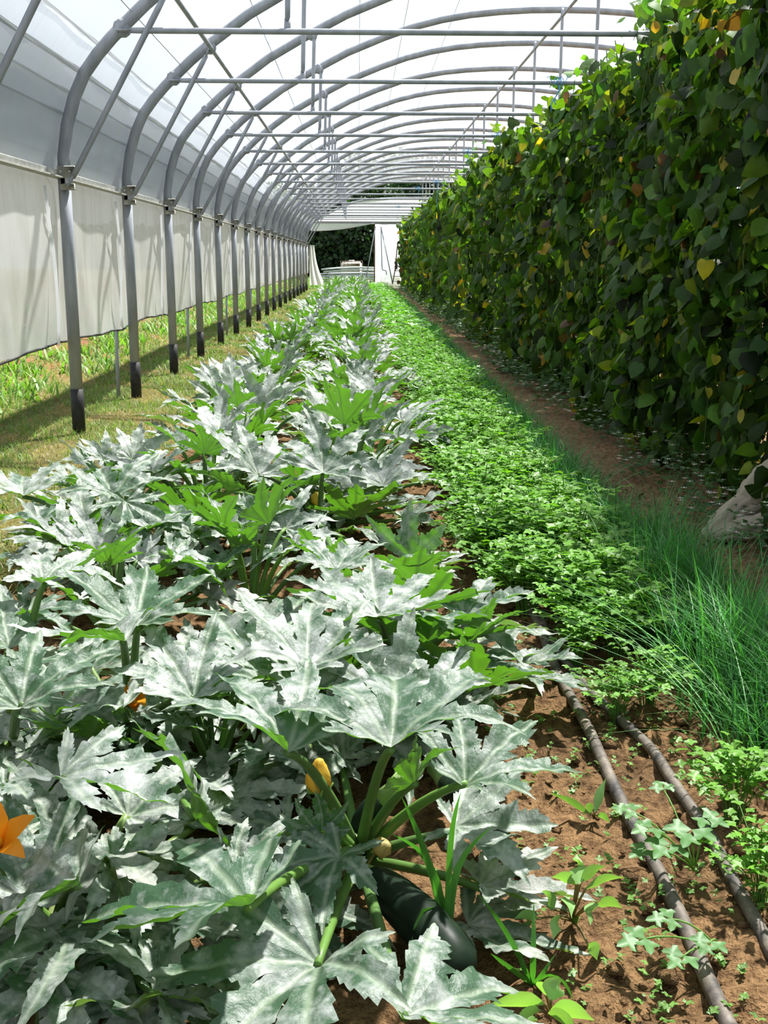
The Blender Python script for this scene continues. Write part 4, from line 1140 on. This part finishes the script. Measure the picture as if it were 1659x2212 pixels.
beans(6000, 7.5, 15, .105)
beans(5500, 15, 39, .15)
n = 3200; y = 3.0+9*r_.uniform(0, 1, n)**1.2; z = .05+2.1*r_.uniform(0, 1, n)
bean_leaves(ba, np.stack([face_x(y, z)+r_.uniform(.3, .62, n), y, z], -1), np.stack([r_.normal(0, .4, n), r_.normal(0, .5, n), -np.ones(n)], -1), np.stack([-np.ones(n), r_.normal(0, .5, n), r_.normal(.3, .4, n)], -1), r_.uniform(.08, .13, n), cols(n, (.034, .082, .013), .35, r_))
# loose shoots above the bars
n = 420; y = 3.5+34*r_.uniform(0, 1, n)**1.5
P = np.stack([1.45+r_.normal(.12, .13, n), y, hedge_top(y)+np.abs(r_.normal(0, .09, n))], -1)
bean_leaves(ba, P, np.stack([r_.normal(0, .6, n), r_.normal(0, .6, n), r_.normal(-.4, .4, n)], -1), np.stack([r_.normal(-.4, .5, n), r_.normal(-.4, .5, n), np.ones(n)], -1), r_.uniform(.04, .085, n), cols(n, (.08, .18, .035), .25, r_))
# two tall shoots reaching past the frame top
n = 130; y = r_.uniform(3.4, 4.6, n); P = np.stack([1.48+r_.normal(.1, .1, n), y, 2.1+.5*r_.uniform(0, 1, n)**1.3], -1)
bean_leaves(ba, P, np.stack([r_.normal(-.2, .4, n), r_.normal(0, .4, n), -np.ones(n)], -1), np.stack([-np.ones(n), r_.normal(-.3, .5, n), r_.normal(.5, .3, n)], -1), r_.uniform(.05, .09, n), cols(n, (.06, .15, .03), .25, r_))
broot = thing('climbing_bean_row', 'tall dense row of climbing beans with some yellow leaves along the path', 'beans', (1.5, 5, 0))
sh = (1.5, 5, 0)
ba.build('foliage', M['bean'], broot, shift=sh)
va = Acc()
for y in np.arange(2.0, 20, .16):
    yy_ = y+r_.uniform(-.04, .04); s = np.linspace(0, 1, 12); x0 = 1.45+r_.uniform(0, .3); z = s*2.2
    pts = np.stack([x0+.02*np.sin(s*22+y*3), yy_+.02*np.cos(s*22+y*3)+r_.uniform(-.05, .05)*s, z], -1)
    tube(va, pts, .0028, 4, (.10, .17, .05), cap=False)
va.build('vines', M['bean'], broot, shift=sh)
# yellow leaves that stand out on the near face
YL = [(1525, 583, .072, (.40, .36, .05)), (1588, 172, .08, (.46, .33, .03)), (1525, 850, .045, (.33, .30, .05)), (1375, 412, .06, (.16, .08, .03)), (1340, 345, .028, (.22, .16, .03)), (1085, 515, .07, (.32, .36, .05)), (1112, 552, .045, (.40, .35, .05)),
      (1226, 640, .05, (.34, .28, .05)), (1300, 475, .04, (.36, .32, .05)), (1185, 460, .045, (.36, .31, .05)), (1555, 55, .04, (.34, .20, .03)), (1412, 55, .045, (.34, .22, .04)), (1660, 290, .035, (.34, .17, .03)), (1335, 720, .045, (.27, .22, .05)), (1545, 780, .04, (.28, .27, .05)), (1255, 570, .035, (.40, .36, .06)), (1035, 690, .045, (.32, .29, .05)), (1600, 900, .045, (.31, .29, .05))]
for (px, py, L, c) in YL:
    for X_ in (1.40,):
        d = ray(px, py); q = CAM+d*(1.36/d[0])
    a = Acc(); bean_leaves(a, q[None]+np.array([[0, 0, L*.5]]), np.array([[-.1, r_.normal(0, .4), -1.0]]), np.array([[-1.0+r_.normal(0, .3), -.6+r_.normal(0, .5), .3+r_.normal(0, .3)]]), np.array([L]), np.array([c]), .12+abs(r_.normal(0, .35)))
    a.build('yellowed_leaf', M['bean'], broot, shift=sh)['label'] = 'yellowed bean leaf'

# twine ties
def twine(label, c, tail, loops=3):
    a = Acc(); c = np.array(c, float)
    for i in range(loops):
        t = np.linspace(0, 2*PI, 14); o = c+np.array([(i-1)*.022, 0, 0])
        tube(a, np.stack([o[0]+.012*np.sin(t+i), o[1]+.022*np.cos(t), o[2]+.022*np.sin(t)], -1), .0035, 5, cap=False)
    for dx, l in tail:
        s = np.linspace(0, 1, 9)
        tube(a, np.stack([c[0]+dx*s+.01*np.sin(s*7), c[1]-.02-.01*s, c[2]-.02-l*s], -1), .0035, 5)
    for q in (-.09, .07): 
        s = np.linspace(0, 1, 7); tube(a, np.stack([c[0]+q*s, np.full(7, c[1]-.02), c[2]+.02+.02*np.sin(s*9)], -1), .0028, 5)
    tag(a.build('blue_twine', M['twine']), label, 'twine', 'blue twine ties')
for k, px, lab, tl in ((0, 1440, 'frayed blue twine hanging in the beans from the nearest tie bar', ((-.04, .22), (.05, .12), (-.02, .26))), (1, 1205, 'blue twine knot with a long tail on the second tie bar', ((-.03, .13), (-.06, .18))), (3, 1076, 'blue twine knot at the bean end of the fourth tie bar', ((0, .12), (.03, .08))),
                       (4, 1012, 'small blue twine tie on the fifth tie bar', ((0, .12),)), (7, 945, 'blue twine with a long thin tail on the eighth tie bar', ((.02, .42),)), (8, 905, 'blue twine knot on the ninth tie bar', ((0, .1),)), (12, 862, 'blue twine knot on a far tie bar before the end wall', ((0, .1),))):
    y = Y0+SPC*k-.05; x = atY(px, 250, y)[0]; twine(lab, (x, y, 2.195), tl)

# ------------------------------------------------------------------ end wall
def e(px, py, Y=YEND): return atY(px, py, Y)
# gable film: lower arc above the header beam
hl, hr = e(664, 482), e(872, 481)
xs_ = np.linspace(-1.66, 5.6, 60)
arcz = np.interp(xs_, [-1.66, -.9, -.21, .4, 1.2, 2.0, 2.8, 4.4, 5.6], [2.2, 2.58, 2.87, 2.97, 3.02, 3.03, 3.02, 2.8, 2.2])
P = np.stack([np.stack([xs_, YEND+.01*np.sin(xs_*3+t*4), 2.2+(arcz-2.2)*t], -1) for t in np.linspace(0, 1, 8)])
gab = thing('end_gable', 'bright white film gable above the far opening, with grey header beam and thin bars', 'gable', (2.0, YEND, 2.2)); gs = (2.0, YEND, 2.2)
a = Acc(); grid(a, P); a.build('film', M['white_film'], gab, shift=gs)
a = Acc(); tube(a, np.stack([xs_, np.full(60, YEND), arcz], -1), .03, 8); a.build('arc_tube', M['steel'], gab, shift=gs)
a = Acc(); box(a, (1.95, YEND-.05, 2.2), (7.3, .08, .09), bev=.01); a.build('header_beam', M['steel'], gab, shift=gs)
for i, (zb, lab) in enumerate(((2.42, 'lowest thin bar across the far gable'), (2.62, 'middle thin bar across the far gable'), (2.8, 'upper thin bar across the far gable'))):
    xr = np.interp(zb, [2.2, 2.58, 2.87, 2.97], [-1.66, -.9, -.21, .4])
    a = Acc(); tube(a, [(xr, YEND-.06, zb), (4-xr, YEND-.06, zb)], .014, 6); a.build('bar', M['steel'], gab, shift=gs)
# white panel right of the opening
pl = e(808, 550)[0]; pr = 1.75
nx, nz_ = 24, 30
P = np.zeros((nz_, nx, 3)); xx = np.linspace(pl, pr, nx); zz_ = np.linspace(.0, 2.16, nz_)
P[..., 0] = xx[None]; P[..., 2] = zz_[:, None]; P[..., 1] = YEND+.02*np.sin(xx[None]*5+zz_[:, None]*3)
root = thing('film_screen', 'white film panel with a stained foot right of the far opening', 'panel', (pl, YEND, 0)); sh = (pl, YEND, 0)
a = Acc(); grid(a, P); a.build('film', M['stained'], root, shift=sh)
a = Acc(); box(a, (pl+.015, YEND-.03, 1.08), (.04, .05, 2.16), bev=.006); a.build('frame', M['rust'], root, shift=sh)
pts = [e(823, 490, YEND-.1), e(825, 575, YEND-.1), e(826, 583, YEND-.1), e(834, 585, YEND-.1), e(835, 593, YEND-.1)]
a = Acc(); tube(a, pts, .016, 6); a.build('bent_pipe', M['steel'], root, shift=sh)
a = Acc(); tube(a, [e(823, 490, YEND-.2), e(848, 612, YEND-.9)], .018, 6); tag(a.build('strut', M['steel']), 'slanting strut in front of the white end panel', 'strut')
a = Acc(); tube(a, [e(811, 490, YEND-.2), e(790, 604, YEND-1.2)], .018, 6); tag(a.build('strut', M['steel']), 'slanting strut left of the white end panel', 'strut')
# rest of end wall behind the beans
P = np.stack([np.stack([np.linspace(pr, 5.6, 12), np.full(12, YEND), np.full(12, z)], -1) for z in (0, 1.1, 2.2)]); a = Acc(); grid(a, P); struct(a.build('wall_back', M['panel']), 'white film end wall behind the beans', 'wall')
# rolled up sheet over the opening
q0 = e(667, 499); q1 = e(806, 489)
s = np.linspace(0, 1, 20); top = np.stack([np.interp(s, [0, 1], [-1.62, pl]), np.full(20, YEND-.1), np.full(20, 2.17)], -1)
bot = np.stack([top[:, 0], np.full(20, YEND-.14), 1.92+.26*s**1.2-.05*np.sin(s*PI)], -1)
P = np.stack([top, top*.5+bot*.5+np.array([0, -.05, 0]), bot, bot+np.array([0, .06, .03])])
a = Acc(); grid(a, P); tag(a.build('rolled_sheet', M['white_film']), 'slanting rolled white sheet hanging under the header beam', 'sheet')
# curtain end by the left corner
P = []
for t in np.linspace(0, 1, 14):
    z = 1.45*(1-t)+.12*t; wd = .18+.35*t**2
    P.append([(-1.66+u*wd, YEND-.35-.05*math.sin(u*14), z) for u in np.linspace(0, 1, 14)])
a = Acc(); grid(a, np.array(P)); tag(a.build('curtain_end', M['curtain']), 'bunched white curtain end in the far left corner', 'curtain')
# metal rack by the end panel
root = thing('rack', 'rusty tubular rack leaning before the white end panel', 'rack', tuple(e(851, 612, YEND-.6)*[1, 1, 0])); b = np.array(root.location)
Yr = YEND-.6
a = Acc(); tube(a, [e(848, 614, Yr), e(853, 585, Yr), e(858, 535, Yr), e(861, 522, Yr), e(866, 517, Yr)], .018, 6); tube(a, [e(868, 614, Yr), e(868, 560, Yr), e(868, 518, Yr)], .018, 6); a.build('upright', M['rust'], root, shift=b)
for py in (560, 585, 597, 608):
    a = Acc(); tube(a, [e(850+(614-py)*.12, py, Yr), e(868, py, Yr)], .012, 6); a.build('rung', M['rust'], root, shift=b)
a = Acc(); 
cpos = e(856, 572, Yr)
for i in range(70):
    d_ = r_.normal(0, 1, 3); d_ /= np.linalg.norm(d_); tube(a, [cpos, cpos+d_*np.array([.13, .08, .26])*r_.uniform(.5, 1)], .006, 4, (.3, .22, .14))
tag(a.build('dry_brush', M['bark']), 'dry brown bundle hung on the rusty rack', 'bundle')

# ------------------------------------------------------------------ beyond the end wall
# bundle of pale tubes lying in the meadow
r_ = np.random.default_rng(5)
Yp = 43.0; xl, xr_ = atY(680, 590, Yp)[0], atY(812, 590, Yp)[0]
for i in range(22):
    lev = i % 6; y = Yp+(i//6)*.16+r_.uniform(-.04, .04); z = .18+lev*.085
    x0 = xl+r_.uniform(-.1, .35)+.05*lev; x1 = xr_+r_.uniform(-.2, .8)
    t = np.linspace(0, 1, 8); a = Acc(); tube(a, np.stack([x0+(x1-x0)*t, y+.0*t, z+.10*np.sin(t*PI*.9)*(lev/6)+.02*r_.normal()*t], -1), .032, 6)
    tag(a.build('pale_tube', M['steel_pale']), 'pale metal tube in the pile lying beyond the far opening', 'tube', 'tubes piled beyond the far opening')
for i, x in enumerate((xl+.5, xl+1.6)):
    a = Acc(); box(a, (x, Yp+.25, .08), (.09, .9, .16), bev=.01); tag(a.build('timber_bearer', M['wood']), ('left' if i == 0 else 'right')+' timber bearer under the pile of pale tubes', 'timber')
# caged tank
Yt = 45.5; tl, tr = atY(736, 575, Yt), atY(783, 575, Yt); zb_ = .12; zt_ = atY(760, 565, Yt)[2]
root = thing('caged_tank', 'white liquid tank in a wire cage on a pallet beyond the opening', 'tank', ((tl[0]+tr[0])/2, Yt, 0)); b = np.array(root.location)
wt = tr[0]-tl[0]
a = Acc(); box(a, (b[0], Yt, (zb_+zt_)/2), (wt-.06, .9, zt_-zb_), bev=.07); a.build('tank_body', M['tank'], root, shift=b)
a = Acc(); tube(a, [(b[0], Yt, zt_), (b[0], Yt, zt_+.06)], .11, 14); a.build('cap', M['tank'], root, shift=b)
a = Acc()
for x in np.linspace(b[0]-wt/2, b[0]+wt/2, 7): tube(a, [(x, Yt-.48, zb_), (x, Yt-.48, zt_+.02)], .012, 5)
for z in np.linspace(zb_, zt_+.02, 5):
    tube(a, [(b[0]-wt/2, Yt-.48, z), (b[0]+wt/2, Yt-.48, z)], .012, 5)
a.build('cage', M['rust'], root, shift=b)
a = Acc(); box(a, (b[0], Yt, .10), (wt, 1.0, .03)); box(a, (b[0], Yt, .02), (wt, 1.0, .03))
for q in (-.45, 0, .45): box(a, (b[0]+q*wt, Yt, .06), (.1, 1.0, .09))
a.build('pallet', M['wood'], root, shift=b)
p_ = e(795, 607, 41.0); a = Acc()
for i in range(5): box(a, (p_[0]+.1*(i % 3)-.1, 41.0+.1*(i//3), .08+.13*(i//3)), (.13, .2, .11), rot=.3*i, bev=.02)
tag(a.build('brick_heap', M['rust']), 'small heap of rusty brown bricks at the foot of the strut', 'bricks')
# hedge closing the meadow
a = Acc(); n = 6000; P = np.stack([r_.uniform(-16, 9, n), r_.uniform(59.5, 61, n), 2.6*r_.uniform(0, 1, n)**.8], -1)
bean_leaves(a, P, r_.normal(0, 1, (n, 3)), r_.normal(0, .6, (n, 3))+[0, -1, .3], r_.uniform(.2, .4, n), cols(n, (.04, .085, .025), .3, r_))
tag(a.build('field_hedge', M['tree']), 'low dark hedge closing the meadow behind the trees', 'hedge', kind='stuff')
# meadow tufts
ma = Acc(); n = 9000; x = r_.uniform(-9, 6, n); y = r_.uniform(39.6, 56, n)
blades(ma, np.stack([x, y, np.zeros(n)], -1), r_.uniform(.1, .45, n), np.full(n, .035), r_.uniform(.2, 1, n), r_.uniform(0, 6.28, n), cols(n, (.13, .24, .05), .25, r_), 2)
tag(ma.build('meadow', M['grass']), 'rough green meadow beyond the far opening', 'grass', kind='stuff')
# trees
def tree(label, x, y, h, rx, base, n, col, lf=.16, gap=0):
    root = thing('tree', label, 'tree', (x, y, 0), 'trees beyond the tunnel'); sh = (x, y, 0)
    d = r_.normal(0, 1, (n, 3)); d /= np.linalg.norm(d, axis=1)[:, None]; rad = r_.uniform(.75, 1.05, n)+.12*np.sin(d[:, 0]*7+d[:, 2]*5)
    c = np.array([x, y, (h+base)/2]); P = c+d*rad[:, None]*np.array([rx, rx*.8, (h-base)/2])
    a = Acc(); bean_leaves(a, P, r_.normal(0, 1, (n, 3))+[0, 0, -.4], d+r_.normal(0, .5, (n, 3)), r_.uniform(.6, 1.3, n)*lf, cols(n, col, .3, r_))
    # inner boughs keep the crown closed
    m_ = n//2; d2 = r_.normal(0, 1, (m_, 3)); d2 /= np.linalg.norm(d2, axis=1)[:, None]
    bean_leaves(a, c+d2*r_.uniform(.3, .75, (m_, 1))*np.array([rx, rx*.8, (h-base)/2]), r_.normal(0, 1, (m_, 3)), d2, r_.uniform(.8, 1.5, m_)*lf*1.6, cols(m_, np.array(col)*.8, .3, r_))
    a.build('crown_foliage', M['tree'], root, shift=sh)
    a = Acc(); tube(a, [(x, y, -.1), (x+.05, y, h*.3), (x, y, h*.7)], [.16, .12, .05], 8); a.build('trunk', M['bark'], root, shift=sh)
# unseen tree, added so its bough over the roof dapples the front beds
root = thing('tree', 'unseen tree added outside on the right, its bough shading the front of the beds', 'tree', (7.6, 2.2, 0)); sh = (7.6, 2.2, 0)
def boughs(n, c, rad, lf):
    d = r_.normal(0, 1, (n, 3)); d /= np.linalg.norm(d, axis=1)[:, None]; P = np.array(c)+d*(r_.uniform(0, 1, (n, 1))**.5)*np.array(rad)
    bean_leaves(tr_, P, r_.normal(0, 1, (n, 3))+[0, 0, -.5], r_.normal(0, .5, (n, 3))+[0, 0, 1], r_.uniform(.7, 1.3, n)*lf, cols(n, (.05, .11, .03), .3, r_))
tr_ = Acc(); boughs(150, (.75, 2.7, 4.5), (.55, .42, .22), .12); boughs(110, (1.45, 2.5, 4.5), (.5, .35, .22), .12); boughs(200, (2.6, 2.2, 4.8), (1.0, .6, .4), .14); boughs(500, (4.4, 2.4, 5.2), (1.4, .9, .7), .15); boughs(2500, (7.4, 2.2, 5.4), (2.2, 2.2, 2.0), .16)
tr_.build('crown_foliage', M['tree'], root, shift=sh)
a = Acc(); tube(a, [(7.6, 2.2, -.1), (7.55, 2.2, 2), (7.5, 2.2, 4.2), (7.4, 2.2, 6)], [.2, .17, .13, .06], 9); tube(a, [(7.5, 2.2, 4.2), (5.5, 2.35, 4.9), (3, 2.4, 4.75), (.5, 2.65, 4.5)], [.1, .07, .045, .012], 8); a.build('trunk', M['bark'], root, shift=sh)
tree('dark round tree framed by the far opening', -.3, 52, 4.7, 2.6, -.4, 6500, (.022, .05, .02))
tree('lighter green tree at the left of the far opening', -3.0, 54, 4.4, 2.2, -.5, 4200, (.05, .10, .03))
tree('tall tree seen above the gable to the right', 3.2, 55, 6.0, 2.8, .6, 4500, (.03, .065, .025))
tree('tall tree seen above the gable in the middle', .8, 57, 6.0, 2.6, .8, 4000, (.04, .085, .03))

# ------------------------------------------------------------------ render look
sc.view_settings.view_transform = 'Standard'; sc.view_settings.look = 'None'; sc.view_settings.gamma = 1.0
sc.view_settings.use_curve_mapping = False
sc.view_settings.exposure = 0.12
sc.cycles.max_bounces = 8; sc.cycles.diffuse_bounces = 4; sc.cycles.transmission_bounces = 5; sc.cycles.transparent_max_bounces = 16
sc.cycles.use_denoising = True
sc.cycles.sample_clamp_indirect = 8.0
